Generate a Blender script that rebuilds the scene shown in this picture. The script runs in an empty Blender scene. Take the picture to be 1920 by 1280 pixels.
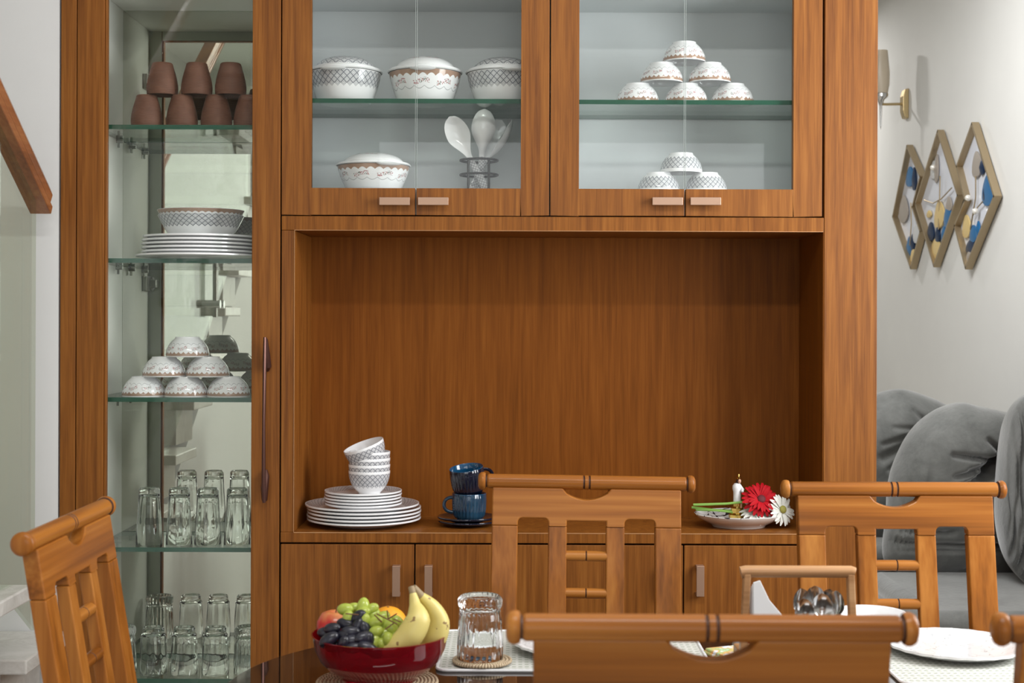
import bpy, bmesh, math, random
from math import pi, sin, cos, radians as R
from mathutils import Matrix, Vector, Euler
random.seed(7)
scene = bpy.context.scene
COL = scene.collection

# ------------------------------------------------------------------ camera, light, exposure
F = 2667.0; CZ = 1.40; ROLL = 0.0035
cam_d = bpy.data.cameras.new('camera'); cam = bpy.data.objects.new('camera', cam_d); COL.objects.link(cam)
cam.matrix_world = Matrix.Translation((0, 0, CZ)) @ Matrix.Rotation(pi/2, 4, 'X') @ Matrix.Rotation(ROLL, 4, 'Z')
cam_d.sensor_width = 36; cam_d.lens = 36*F/1920; cam_d.shift_y = -40/1920
cam_d.clip_start = 0.05
cam_d.dof.use_dof = True; cam_d.dof.focus_distance = 3.68; cam_d.dof.aperture_fstop = 7.1
scene.camera = cam
w = bpy.data.worlds.new('world'); scene.world = w; w.use_nodes = True
w.node_tree.nodes['Background'].inputs[0].default_value = (1, 1, 1, 1)
w.node_tree.nodes['Background'].inputs[1].default_value = 0.3

def area(name, loc, rot, sx, sy, power, col=(1, 1, 1)):
    d = bpy.data.lights.new(name, 'AREA'); d.shape = 'RECTANGLE'; d.size = sx; d.size_y = sy
    d.energy = power; d.color = col
    o = bpy.data.objects.new(name, d); COL.objects.link(o); o.location = loc; o.rotation_euler = rot
    return o
area('ceiling_light_dining', (0.2, 1.05, 3.17), (0, 0, 0), 1.5, .18, 28, (1, .98, .96))
area('window_light_rear', (0.4, -2.40, 1.75), (pi/2, 0, 0), 2.6, 1.7, 25, (.95, .98, 1))
area('window_light_right', (1.93, 2.65, 1.95), (pi/2, 0, R(76)), 1.3, 1.5, 62, (.97, .985, 1))
area('ceiling_light_living', (1.31, 8.28, 3.12), (0, 0, 0), .09, .09, 17, (1, .99, .97))
area('ceiling_light_sofa', (0.7, 5.1, 3.15), (0, 0, 0), 1.0, 1.0, 46, (.98, .99, 1))
scene.view_settings.view_transform = 'Standard'; scene.view_settings.look = 'None'
scene.view_settings.gamma = 1; scene.view_settings.use_curve_mapping = False
scene.view_settings.exposure = 0.40
try:
    scene.cycles.transmission_bounces = 14; scene.cycles.transparent_max_bounces = 24; scene.cycles.max_bounces = 16
except Exception: pass

def P(x, y, Y):
    dx, dy = x-960, y-600
    ux, uy = dx+ROLL*dy, dy-ROLL*dx
    return Vector((ux*Y/F, Y, CZ-uy*Y/F))
def PX(x, Y, y=600): return P(x, y, Y).x
def PZ(y, Y, x=960): return P(x, y, Y).z

# ------------------------------------------------------------------ node helpers
class E:
    def __init__(s, nt, v): s.nt, s.v = nt, v
    def _m(s, op, *a, clamp=False):
        n = s.nt.nodes.new('ShaderNodeMath'); n.operation = op; n.use_clamp = clamp
        for i, q in enumerate((s,)+a):
            q = q.v if isinstance(q, E) else q
            if isinstance(q, (int, float)): n.inputs[i].default_value = q
            else: s.nt.links.new(q, n.inputs[i])
        return E(s.nt, n.outputs[0])
    def __add__(s, o): return s._m('ADD', o)
    def __sub__(s, o): return s._m('SUBTRACT', o)
    def __mul__(s, o): return s._m('MULTIPLY', o)
    def __truediv__(s, o): return s._m('DIVIDE', o)
    def lt(s, o): return s._m('LESS_THAN', o)
    def gt(s, o): return s._m('GREATER_THAN', o)
    def sin(s): return s._m('SINE')
    def abs(s): return s._m('ABSOLUTE')
    def fr(s): return s._m('FRACT')
    def min(s, o): return s._m('MINIMUM', o)
    def max(s, o): return s._m('MAXIMUM', o)
    def pow(s, o): return s._m('POWER', o)

class Mat:
    def __init__(s, name):
        s.m = bpy.data.materials.new(name); s.m.use_nodes = True; s.nt = s.m.node_tree
        s.b = s.nt.nodes['Principled BSDF']; s.out = s.nt.nodes['Material Output']
    def set(s, **k):
        for a, v in k.items():
            i = s.b.inputs[a.replace('_', ' ')]
            if isinstance(v, E): s.nt.links.new(v.v, i)
            elif isinstance(v, bpy.types.NodeSocket): s.nt.links.new(v, i)
            else: i.default_value = (*v, 1) if i.type == 'RGBA' else v
        return s
    def coords(s, kind='Object'):
        return s.nt.nodes.new('ShaderNodeTexCoord').outputs[kind]
    def xyz(s, sock=None):
        n = s.nt.nodes.new('ShaderNodeSeparateXYZ'); s.nt.links.new(sock or s.coords(), n.inputs[0])
        return [E(s.nt, q) for q in n.outputs]
    def comb(s, *a):
        n = s.nt.nodes.new('ShaderNodeCombineXYZ')
        for i, q in enumerate(a):
            if isinstance(q, E): s.nt.links.new(q.v, n.inputs[i])
            else: n.inputs[i].default_value = q
        return n.outputs[0]
    def scale(s, vec, sc, off=None):
        n = s.nt.nodes.new('ShaderNodeMapping'); s.nt.links.new(vec, n.inputs[0]); n.inputs['Scale'].default_value = sc
        if off is not None: s.nt.links.new(off, n.inputs['Location'])
        return n.outputs[0]
    def noise(s, vec, sc=5, det=4, rough=.6, dist=0):
        n = s.nt.nodes.new('ShaderNodeTexNoise'); s.nt.links.new(vec, n.inputs['Vector'])
        n.inputs['Scale'].default_value = sc; n.inputs['Detail'].default_value = det
        n.inputs['Roughness'].default_value = rough; n.inputs['Distortion'].default_value = dist
        return E(s.nt, n.outputs['Fac'])
    def ramp(s, fac, *st):
        n = s.nt.nodes.new('ShaderNodeValToRGB'); s.nt.links.new(fac.v, n.inputs[0]); e = n.color_ramp.elements
        while len(e) < len(st): e.new(.5)
        for q, (p, c) in zip(e, st): q.position = p; q.color = (*c, 1)
        return n.outputs[0]
    def mix(s, fac, a, b, mode='MIX'):
        n = s.nt.nodes.new('ShaderNodeMix'); n.data_type = 'RGBA'; n.blend_type = mode
        for i, q in ((0, fac), (6, a), (7, b)):
            if isinstance(q, E): s.nt.links.new(q.v, n.inputs[i])
            elif isinstance(q, bpy.types.NodeSocket): s.nt.links.new(q, n.inputs[i])
            elif isinstance(q, tuple): n.inputs[i].default_value = (*q, 1)
            else: n.inputs[i].default_value = q
        return n.outputs[2]
    def bump(s, h, st=.2, d=.001):
        n = s.nt.nodes.new('ShaderNodeBump'); s.nt.links.new(h.v, n.inputs['Height'])
        n.inputs['Strength'].default_value = st; n.inputs['Distance'].default_value = d
        s.nt.links.new(n.outputs[0], s.b.inputs['Normal'])
    def rnd(s): return E(s.nt, s.nt.nodes.new('ShaderNodeObjectInfo').outputs['Random'])

def plain(name, c, rough=.5, metal=0, **k):
    return Mat(name).set(Base_Color=c, Roughness=rough, Metallic=metal, **k).m

def wood(name, c0, c1, c2, axis='z', fine=130., rough=.35, coat=.25, figure=.5, bump=.15, spec=.22):
    m = Mat(name); r = m.rnd()*17.; off = m.comb(r, r, r)
    L = {'x': (.04, 1, 1), 'y': (1, .04, 1), 'z': (1, 1, .04)}[axis]
    tc = m.coords()
    big = m.noise(m.scale(tc, tuple(q*9 for q in L), off), 1, 3, .55, .6)
    med = m.noise(m.scale(tc, tuple(q*fine*.35 for q in L), off), 1, 3, .6, .3)
    fin = m.noise(m.scale(tc, tuple(q*fine*1.6*(.5 if q < .5 else 1) for q in L), off), 1, 2, .6)
    v = big*figure + med*(.85-figure*.5) + fin*.35
    v = v - (.35+.25*figure)*.5
    col = m.ramp(v, (.27, c0), (.5, c1), (.73, c2))
    m.set(Base_Color=col, Roughness=(med*.12+rough), Coat_Weight=coat, Coat_Roughness=.12, Specular_IOR_Level=spec)
    m.bump(fin, bump, .0006)
    return m.m

def thin_glass(name, tint=(.985, .995, .988), rough=0., ior=1.35):
    m = Mat(name); nt = m.nt; nt.nodes.remove(m.b)
    t = nt.nodes.new('ShaderNodeBsdfTransparent'); t.inputs[0].default_value = (*tint, 1)
    g = nt.nodes.new('ShaderNodeBsdfGlossy'); g.inputs['Roughness'].default_value = rough
    lw = nt.nodes.new('ShaderNodeLayerWeight'); lw.inputs[0].default_value = .5
    f0 = ((ior-1)/(ior+1))**2; fe = E(nt, lw.outputs['Facing']).pow(5.)*(1-f0)+f0
    x = nt.nodes.new('ShaderNodeMixShader')
    nt.links.new(fe.v, x.inputs[0]); nt.links.new(t.outputs[0], x.inputs[1]); nt.links.new(g.outputs[0], x.inputs[2])
    nt.links.new(x.outputs[0], m.out.inputs[0])
    return m.m

def angle_u(m):
    x, y, z = m.xyz()
    return y._m('ARCTAN2', x)*(1/(2*pi)) + .5, x, y, z

WHITE = (.88, .88, .89)
def grid_pattern(m, u, v, N, K, v0, v1, ink=(.11, .12, .15)):
    U = u*N; V = v*K
    a = (U+V).fr(); b = (U-V+50.).fr()
    la = a.min((a*-1)+1.); lb = b.min((b*-1)+1.)
    line = la.min(lb).lt(.10)
    p = a-.5; q = b-.5
    rr = (p*p+q*q)._m('SQRT')
    ring = (rr-.2).abs().lt(.06)
    tint = (rr.gt(.33))*.35
    zig = ((U.fr()-.5).abs()*(-.9/K)) + (v0+.45/K)
    band = v.gt(zig)*v.lt(v1)
    f = (line*.85).max(ring*.7).max(tint)*band
    return m.mix(f, WHITE, ink)
def ceramic_grid(name, H, N, K, v0, v1):
    m = Mat(name); u, x, y, z = angle_u(m)
    m.set(Base_Color=grid_pattern(m, u, z*(1/H), N, K, v0, v1), Roughness=.12, Coat_Weight=.3)
    return m.m
def lace_color(m, u, v, N, vb, vl, vg, amp=.07, top=.965):
    s = (u*(pi*N)).sin().abs()
    bound = s*amp+vb
    brown = v.gt(bound)*v.lt(top)
    s2 = (u*(pi*N*.75)).sin().abs()
    line = (v-(s2*-amp+vl)).abs().lt(.013)
    garl = (v-((u*(2*pi*N/3)).sin()*.05+vg)).abs().lt(.075)*((u*(2*pi*N/3)+1.).sin().gt(-.55))
    tc = m.comb(u*(N*5.5), v*11., 0.)
    n1 = m.noise(tc, 1.6, 2, .5); n2 = m.noise(tc, .45, 1, .5)
    spots = n1.gt(.51)*garl
    fc = m.ramp(n2, (.42, (.08, .10, .07)), (.5, (.38, .10, .08)), (.58, (.35, .05, .06)))
    c = m.mix(brown, WHITE, (.40, .26, .19))
    c = m.mix(line*.7, c, (.32, .33, .34))
    return m.mix(spots*.85, c, fc)
def ceramic_lace(name, H, N, vb, vl, vg, amp=.07, top=.965):
    m = Mat(name); u, x, y, z = angle_u(m)
    m.set(Base_Color=lace_color(m, u, z*(1/H), N, vb, vl, vg, amp, top), Roughness=.12, Coat_Weight=.3)
    return m.m

# ------------------------------------------------------------------ materials
V0, V1, V2 = (.15, .046, .006), (.25, .085, .012), (.34, .130, .023)
M = {}
M['veneer'] = wood('teak_veneer', V0, V1, V2, 'z', 230, .42, .0, .22, spec=.28)
M['veneer_h'] = wood('teak_veneer_across', V0, V1, V2, 'z', 230, .42, .0, .18)
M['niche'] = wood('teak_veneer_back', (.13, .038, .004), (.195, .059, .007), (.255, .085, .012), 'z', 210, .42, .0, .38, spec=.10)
M['chair_x'] = wood('chair_wood_across', (.10, .028, .004), (.295, .098, .014), (.45, .18, .036), 'x', 60, .32, .13, .95, spec=.18)
M['chair_z'] = wood('chair_wood_upright', (.10, .028, .004), (.295, .098, .014), (.45, .18, .036), 'z', 60, .32, .13, .9, spec=.18)
M['groove'] = plain('dark_groove', (.07, .022, .007), .5); M['rail_wood'] = wood('handrail_wood', (.15, .05, .018), (.27, .095, .035), (.38, .16, .06), 'y', 80, .25, .5, .7)
M['caddy_wood'] = wood('pale_wood', (.28, .13, .05), (.45, .24, .11), (.58, .34, .17), 'x', 90, .4, .2, .8)
M['gap'] = plain('dark_gap', (.02, .012, .008), .9)
M['lining'] = plain('white_laminate', (.90, .90, .85), .35)
M['cab_lining'] = plain('pale_cabinet_laminate', (.61, .635, .645), .35); M['facing'] = plain('grey_green_facing', (.62, .64, .58), .5); M['pane'] = thin_glass('clear_pane'); M['pane_edge'] = plain('pane_edge', (.42, .47, .44), .3)
M['bal_glass'] = thin_glass('balustrade_glass', (.915, .955, .90), 0, 1.4)
m = Mat('mirror'); m.set(Base_Color=(.54, .555, .475), Metallic=1., Roughness=.01); M['mirror'] = m.m
M['bronze'] = plain('brushed_bronze', (.44, .28, .195), .42, .6)
M['dark_bronze'] = plain('dark_bronze', (.10, .045, .035), .3, .7)
M['steel'] = plain('steel', (.62, .62, .62), .15, 1.)
M['grey_steel'] = plain('worn_steel', (.35, .35, .33), .35, 1.)
M['black_wire'] = plain('black_wire', (.02, .02, .02), .4, .3)
M['white_china'] = plain('white_china', WHITE, .12, Coat_Weight=.3)
m = Mat('shelf_glass_edge'); m.set(Base_Color=(.018, .085, .052), Roughness=.12, Coat_Weight=.5); M['shelf_edge'] = m.m
M['shelf_face'] = thin_glass('shelf_glass', (.90, .95, .925), 0, 1.4)
def glassware(name, c=(.975, .995, .985), rough=.0):
    return Mat(name).set(Base_Color=c, Roughness=rough, Transmission_Weight=1., IOR=1.36).m
M['glass'] = glassware('tumbler_glass')
M['glass_clear'] = glassware('clear_glass', (.97, .99, .99))
M['red_glass'] = Mat('red_glass').set(Base_Color=(.42, .006, .02), Roughness=.04, Transmission_Weight=.72, IOR=1.35, Coat_Weight=.6).m
m = Mat('clay'); x, y, z = m.xyz()
rz = (z*1500.).sin(); n = m.noise(m.coords(), 25, 3)
m.set(Base_Color=m.ramp(n, (.3, (.13, .052, .030)), (.7, (.19, .080, .048))), Roughness=.62); m.bump(rz, .35, .0006); M['clay'] = m.m
m = Mat('wall_paint'); n = m.noise(m.coords(), 2.2, 3); n2 = m.noise(m.coords(), 220, 2)
m.set(Base_Color=m.ramp(n, (.2, (.64, .63, .605)), (.8, (.68, .675, .645))), Roughness=.75); m.bump(n2, .08, .001); M['wall'] = m.m
m = Mat('wall_cool'); n = m.noise(m.coords(), 3., 3)
m.set(Base_Color=m.ramp(n, (.2, (.74, .735, .735)), (.8, (.78, .775, .775))), Roughness=.8); M['wall_cool'] = m.m
M['ceiling'] = plain('ceiling_paint', (.85, .85, .83), .9)
m = Mat('marble_floor'); n = m.noise(m.coords(), 2.5, 6, .65, 1.2)
m.set(Base_Color=m.ramp(n, (.3, (.52, .47, .40)), (.7, (.66, .62, .55))), Roughness=.18); M['floor'] = m.m
m = Mat('marble_step'); n = m.noise(m.coords(), 9, 6, .7, 1.)
m.set(Base_Color=m.ramp(n, (.3, (.50, .47, .43)), (.7, (.70, .68, .64))), Roughness=.25); M['step'] = m.m
m = Mat('marble_riser'); n = m.noise(m.coords(), 12, 6, .7, 1.)
m.set(Base_Color=m.ramp(n, (.3, (.36, .33, .29)), (.7, (.52, .49, .44))), Roughness=.3); M['riser'] = m.m
m = Mat('grey_velvet'); n = m.noise(m.coords(), 9, 5, .7, .4); n2 = m.noise(m.coords(), 60, 3, .6)
m.set(Base_Color=m.ramp(n, (.3, (.075, .077, .072)), (.7, (.15, .152, .143))), Roughness=.8, Sheen_Weight=.7, Sheen_Roughness=.4)
m.bump(n2, .25, .004); M['velvet'] = m.m
m = Mat('dark_glass_top'); m.set(Base_Color=(.018, .011, .008), Roughness=.03, Coat_Weight=.3); M['table_top'] = m.m
M['brass'] = plain('aged_brass', (.50, .38, .20), .35, .9)
M['frame_gold'] = plain('antique_gold', (.42, .33, .21), .45, .8)
M['shade'] = Mat('smoked_shade').set(Base_Color=(.72, .62, .48), Roughness=.35, Transmission_Weight=.35).m
M['gold'] = plain('gold', (.80, .55, .16), .22, 1.)
M['navy'] = Mat('navy_glaze').set(Base_Color=(.006, .009, .022), Roughness=.08, Coat_Weight=.6).m
m = Mat('blue_glaze'); x, y, z = m.xyz(); n = m.noise(m.scale(m.coords(), (60, 60, 8)), 1, 3)
m.set(Base_Color=m.ramp(n+(z*-4.), (.1, (.004, .022, .055)), (.6, (.022, .07, .12))), Roughness=.1, Coat_Weight=.6); M['blue'] = m.m
M['teal'] = Mat('teal_glaze').set(Base_Color=(.006, .06, .14), Roughness=.08, Coat_Weight=.6).m
M['shell'] = Mat('cream_glaze').set(Base_Color=(.74, .66, .60), Roughness=.15, Coat_Weight=.3).m
M['stem'] = plain('flower_stem', (.22, .42, .07), .45)
M['red_petal'] = plain('red_petal', (.46, .003, .010), .65, Specular_IOR_Level=.2)
M['white_petal'] = plain('white_petal', (.82, .83, .76), .5)
M['disc'] = plain('flower_disc', (.33, .30, .06), .7)
M['disc_dark'] = plain('dark_flower_disc', (.12, .01, .015), .7)
M['skin'] = plain('painted_skin', (.62, .36, .25), .4)
M['hair'] = plain('dark_hair', (.05, .02, .015), .5)
M['cloth'] = plain('white_napkin', (.76, .76, .77), .8)
m = Mat('banana_skin'); n = m.noise(m.coords(), 55, 3, .6); x, y, z = m.xyz()
m.set(Base_Color=m.mix(n.gt(.66), m.ramp(m.noise(m.coords(), 12, 2), (.3, (.62, .50, .13)), (.7, (.72, .60, .22))), (.28, .17, .06)), Roughness=.42)
M['banana'] = m.m
M['banana_end'] = plain('banana_stalk', (.30, .22, .12), .6)
m = Mat('apple_skin'); n = m.noise(m.scale(m.coords(), (40, 40, 12)), 1, 3); x, y, z = m.xyz()
m.set(Base_Color=m.ramp(n*.5+(z*12.)+.1, (.45, (.52, .03, .03)), (.95, (.70, .42, .12))), Roughness=.25); M['apple'] = m.m
m = Mat('orange_peel'); n = m.noise(m.coords(), 300, 2)
m.set(Base_Color=(.88, .36, .02), Roughness=.4); m.bump(n, .3, .001); M['orange'] = m.m
m = Mat('black_grape'); n = m.noise(m.coords(), 60, 3)
m.set(Base_Color=m.ramp(n, (.4, (.006, .005, .011)), (.8, (.03, .032, .055))), Roughness=.35, Coat_Weight=.2); M['black_grape'] = m.m
m = Mat('green_grape'); m.set(Base_Color=(.42, .50, .08), Roughness=.22, Subsurface_Weight=.3, Subsurface_Radius=(.01, .01, .004)); M['green_grape'] = m.m
M['twig'] = plain('grape_twig', (.16, .07, .03), .7)
m = Mat('woven_jute'); u, x, y, z = angle_u(m); r = (x*x+y*y)._m('SQRT')
w_ = (u*380.+r*200.).sin(); n = m.noise(m.coords(), 200, 3)
m.set(Base_Color=m.ramp(n*.6+w_*.2+.2, (.2, (.27, .18, .10)), (.7, (.62, .49, .33))), Roughness=.85); m.bump(w_, .6, .002); M['jute'] = m.m
m = Mat('woven_mat'); x, y, z = m.xyz()
a = ((x*85.).fr()-.5).abs().lt(.3); b = ((y*55.).fr()-.5).abs().lt(.2)
m.set(Base_Color=m.mix(a*b*.75, (.60, .60, .56), (.27, .30, .23)), Roughness=.85); m.bump((x*530.).sin()*(y*530.).sin(), .4, .002); M['mat'] = m.m
m = Mat('printed_napkin'); n = m.noise(m.coords(), 45, 2, .5)
m.set(Base_Color=m.ramp(n, (.38, (.75, .75, .7)), (.45, (.30, .5, .2)), (.55, (.8, .4, .12)), (.62, (.75, .75, .78))), Roughness=.8); M['printed'] = m.m
m = Mat('printed_plate'); u, x, y, z = angle_u(m); n = m.noise(m.coords(), 38, 2, .5)
m.set(Base_Color=m.mix((n-.5).abs().lt(.006), (.76, .76, .77), (.4, .42, .42)), Roughness=.12, Coat_Weight=.3); M['printed_plate'] = m.m
m = Mat('flower_dish'); n = m.noise(m.coords(), 22, 1, .4, .5)
m.set(Base_Color=m.mix((n-.5).abs().lt(.012), (.82, .82, .80), (.03, .03, .04)), Roughness=.12, Coat_Weight=.3); M['flower_dish'] = m.m
for nm, c, ro in (('leaf_blue', (.02, .16, .38), .3), ('leaf_navy', (.01, .03, .08), .3), ('leaf_gold', (.78, .58, .25), .3), ('leaf_taupe', (.42, .37, .32), .4), ('leaf_silver', (.68, .69, .70), .3)):
    M[nm] = plain(nm, c, ro, .35)
M['backing'] = Mat('glazed_backing').set(Base_Color=(.66, .68, .74), Roughness=.12).m
M['pearl'] = plain('pearl', (.85, .82, .75), .15, .3)

CB_H, GB_H = .051, .060
M['lace_bowl'] = ceramic_lace('lace_bowl_glaze', CB_H, 27, .74, .42, .56, .10, .955)
M['grid_bowl'] = ceramic_grid('lattice_bowl_glaze', GB_H, 24, 4.4, .28, .90)
M['grid_bowl_low'] = ceramic_grid('lattice_low_bowl_glaze', CB_H, 24, 3.8, .22, .84)
M['lace_cass'] = ceramic_lace('lace_casserole_glaze', .088, 26, .78, .47, .60, .09, 1.2)
M['grid_cass'] = ceramic_grid('lattice_casserole_glaze', .088, 34, 4.6, .45, .98)
M['grid_big'] = ceramic_grid('lattice_serving_glaze', .062, 40, 5.0, .38, .92)
M['lace_big'] = ceramic_lace('lace_serving_glaze', .062, 40, .78, .3, .5, .06, .97)
def radial(name, kind, r0, r1):
    m = Mat(name); u, x, y, z = angle_u(m); r = (x*x+y*y)._m('SQRT'); v = (r-r0)*(1/(r1-r0))
    c = grid_pattern(m, u, v, 52 if r0 > .05 else 22, 3.5, 0., 1., (.22, .23, .26)) if kind == 'grid' else lace_color(m, u, v, 20, 1.5, .1, .5)
    m.set(Base_Color=c, Roughness=.12, Coat_Weight=.3); return m.m
M['grid_plate'] = radial('lattice_plate_rim', 'grid', .110, .146)
M['grid_side_plate'] = radial('lattice_side_plate_rim', 'grid', .072, .098)
M['grid_lid'] = radial('lattice_lid_top', 'grid', .03, .078)
M['lace_lid'] = radial('lace_lid_top', 'lace', .03, .078)
m = Mat('lattice_handle'); x, y, z = m.xyz()
a = (x*110.+z*110.).fr(); b = (x*110.-z*110.+50.).fr(); p = a-.5; q = b-.5; rr = (p*p+q*q)._m('SQRT')
m.set(Base_Color=m.mix((rr.gt(.34)).max((rr-.12).abs().lt(.05))*.7, WHITE, (.2, .2, .23)), Roughness=.15); M['grid_handle'] = m.m

# ------------------------------------------------------------------ mesh builder
class MB:
    def __init__(s): s.v, s.f, s.mi = [], [], []
    def add(s, vs, fs, mi=0, X=None):
        b = len(s.v)
        s.v += [tuple(X @ Vector(q)) if X else tuple(q) for q in vs]
        for f in fs: s.f.append([i+b for i in f]); s.mi.append(mi)
        return s
    def box(s, x0, x1, y0, y1, z0, z1, mi=0, X=None):
        vs = [(x, y, z) for x in (x0, x1) for y in (y0, y1) for z in (z0, z1)]
        return s.add(vs, [(0, 1, 3, 2), (4, 6, 7, 5), (0, 4, 5, 1), (2, 3, 7, 6), (0, 2, 6, 4), (1, 5, 7, 3)], mi, X)
    def lathe(s, prof, seg=40, X=None, mis=None, rmod=None, closed=False):
        """prof: list of (r, z); mis: material index of each profile span"""
        vs, fs, ms = [], [], []
        n = len(prof)
        for k, (r, z) in enumerate(prof):
            for j in range(seg):
                t = 2*pi*j/seg; q = r*(rmod(t, z, k) if rmod else 1)
                vs.append((q*cos(t), q*sin(t), z))
        spans = n if closed else n-1
        for k in range(spans):
            k2 = (k+1) % n
            for j in range(seg):
                j2 = (j+1) % seg
                fs.append((k*seg+j, k*seg+j2, k2*seg+j2, k2*seg+j)); ms.append(mis[k] if mis else 0)
        b = len(s.v)
        s.v += [tuple(X @ Vector(q)) if X else q for q in vs]
        for f, q in zip(fs, ms): s.f.append([i+b for i in f]); s.mi.append(q)
        return s
    def tube(s, pts, rad, seg=10, mi=0, caps=True, flat=1.0):
        pts = [Vector(p) for p in pts]; n = len(pts)
        if not isinstance(rad, (list, tuple)): rad = [rad]*n
        up = None; rings = []
        for i, p in enumerate(pts):
            t = (pts[min(i+1, n-1)]-pts[max(i-1, 0)]).normalized()
            if up is None: up = t.orthogonal().normalized()
            up = (up-t*up.dot(t)).normalized(); sd = t.cross(up)
            rings.append([tuple(p+(up*cos(2*pi*j/seg)+sd*sin(2*pi*j/seg)*flat)*rad[i]) for j in range(seg)])
        vs = [q for r in rings for q in r]; fs = []
        for i in range(n-1):
            for j in range(seg):
                j2 = (j+1) % seg; fs.append((i*seg+j, i*seg+j2, (i+1)*seg+j2, (i+1)*seg+j))
        if caps: fs.append(tuple(range(seg))[::-1]); fs.append(tuple((n-1)*seg+j for j in range(seg)))
        return s.add(vs, fs, mi)
    def ell(s, c, r, X=None, seg=14, rings=8, mi=0):
        vs = [(0, 0, r[2])]; fs = []
        for i in range(1, rings):
            a = pi*i/rings
            for j in range(seg):
                t = 2*pi*j/seg; vs.append((r[0]*sin(a)*cos(t), r[1]*sin(a)*sin(t), r[2]*cos(a)))
        vs.append((0, 0, -r[2]))
        for j in range(seg): fs.append((0, 1+j, 1+(j+1) % seg))
        for i in range(rings-2):
            for j in range(seg):
                a, b = 1+i*seg+j, 1+i*seg+(j+1) % seg; fs.append((a, a+seg, b+seg, b))
        l = len(vs)-1; q = 1+(rings-2)*seg
        for j in range(seg): fs.append((q+j, l, q+(j+1) % seg))
        T = Matrix.Translation(c) @ (X or Matrix.Identity(4))
        return s.add(vs, fs, mi, T)
    def prism(s, pts, fn0, fn1, mi=0):
        n = len(pts)
        vs = [fn0(*p) for p in pts]+[fn1(*p) for p in pts]
        fs = [tuple(range(n)), tuple(range(2*n-1, n-1, -1))]+[(i, (i+1) % n, (i+1) % n+n, i+n) for i in range(n)]
        return s.add(vs, fs, mi)
    def mesh(s, name, mats, smooth=True, angle=35):
        me = bpy.data.meshes.new(name); me.from_pydata(s.v, [], s.f)
        for q in (mats if isinstance(mats, (list, tuple)) else [mats]): me.materials.append(q)
        me.polygons.foreach_set('material_index', s.mi)
        bm = bmesh.new(); bm.from_mesh(me)
        bmesh.ops.remove_doubles(bm, verts=bm.verts, dist=1e-6)
        bmesh.ops.recalc_face_normals(bm, faces=bm.faces)
        big = [f for f in bm.faces if len(f.verts) > 8]
        if big: bmesh.ops.triangulate(bm, faces=big)
        bm.to_mesh(me); bm.free()
        if smooth:
            me.polygons.foreach_set('use_smooth', [True]*len(me.polygons)); me.set_sharp_from_angle(angle=R(angle))
        me.update(); return me
    def build(s, name, mats, parent=None, smooth=True, bevel=0, angle=35, seg=2):
        return put(name, s.mesh(name, mats, smooth, angle), parent, bevel, seg)

def put(name, me, parent=None, bevel=0, seg=2, loc=None, rot=None):
    o = bpy.data.objects.new(name, me); COL.objects.link(o)
    if parent: o.parent = parent
    if loc is not None: o.location = loc
    if rot is not None: o.rotation_euler = rot
    if bevel:
        b = o.modifiers.new('bevel', 'BEVEL'); b.width = bevel; b.segments = seg; b.limit_method = 'ANGLE'; b.angle_limit = R(40)
    return o
def tag(o, label, cat, group=None):
    o['label'] = label; o['category'] = cat
    if group: o['group'] = group
    return o
def thing(name, label, cat, loc=(0, 0, 0), rz=0, group=None):
    o = bpy.data.objects.new(name, None); COL.objects.link(o); o.empty_display_size = .05
    o.location = loc; o.rotation_euler = (0, 0, rz); return tag(o, label, cat, group)
def struct(o): o['kind'] = 'structure'; return o
def box(name, mat, parent, *b, bevel=.0015):
    return MB().box(*b).build(name, mat, parent, smooth=False, bevel=bevel)
def copy_tree(o, parent=None):
    c = o.copy(); COL.objects.link(c)
    if parent: c.parent = parent
    for ch in list(o.children): copy_tree(ch, c)
    return c

# ------------------------------------------------------------------ room
XL, XR, YB, YF, ZC = -2.3, 2.0, -2.5, 10.2, 3.2
struct(box('floor', M['floor'], None, XL-.1, XR+.1, YB-.1, YF+.1, -.1, 0, bevel=0))
struct(box('ceiling', M['ceiling'], None, XL-.1, XR+.1, YB-.1, YF+.1, ZC, ZC+.1, bevel=0))
struct(box('wall_right', M['wall'], None, XR, XR+.1, YB, YF, 0, ZC, bevel=0))
struct(box('wall_left', M['wall'], None, XL-.1, XL, YB, 4.0, 0, ZC, bevel=0))
struct(box('wall_front', M['wall_cool'], None, XL, XR, YB-.1, YB, 0, ZC, bevel=0))
struct(box('wall_back', M['wall'], None, XL, XR, YF, YF+.1, 0, ZC, bevel=0))
cabL = PX(113, 3.6, 0)
struct(box('wall_stair', M['wall_cool'], None, XL, cabL-.002, 3.602, 3.98, 0, ZC, bevel=0))
struct(box('wall_behind_cabinet', M['wall'], None, XL, .60, 3.98, 4.08, 0, ZC, bevel=0))
struct(box('wall_living_left', M['wall'], None, XL-.1, XL, 4.08, YF, 0, ZC, bevel=0))
struct(box('wall_over_cabinet', M['wall_cool'], None, cabL, PX(1647, 3.6, 0), 3.62, 3.975, 2.46, ZC, bevel=0))

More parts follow.
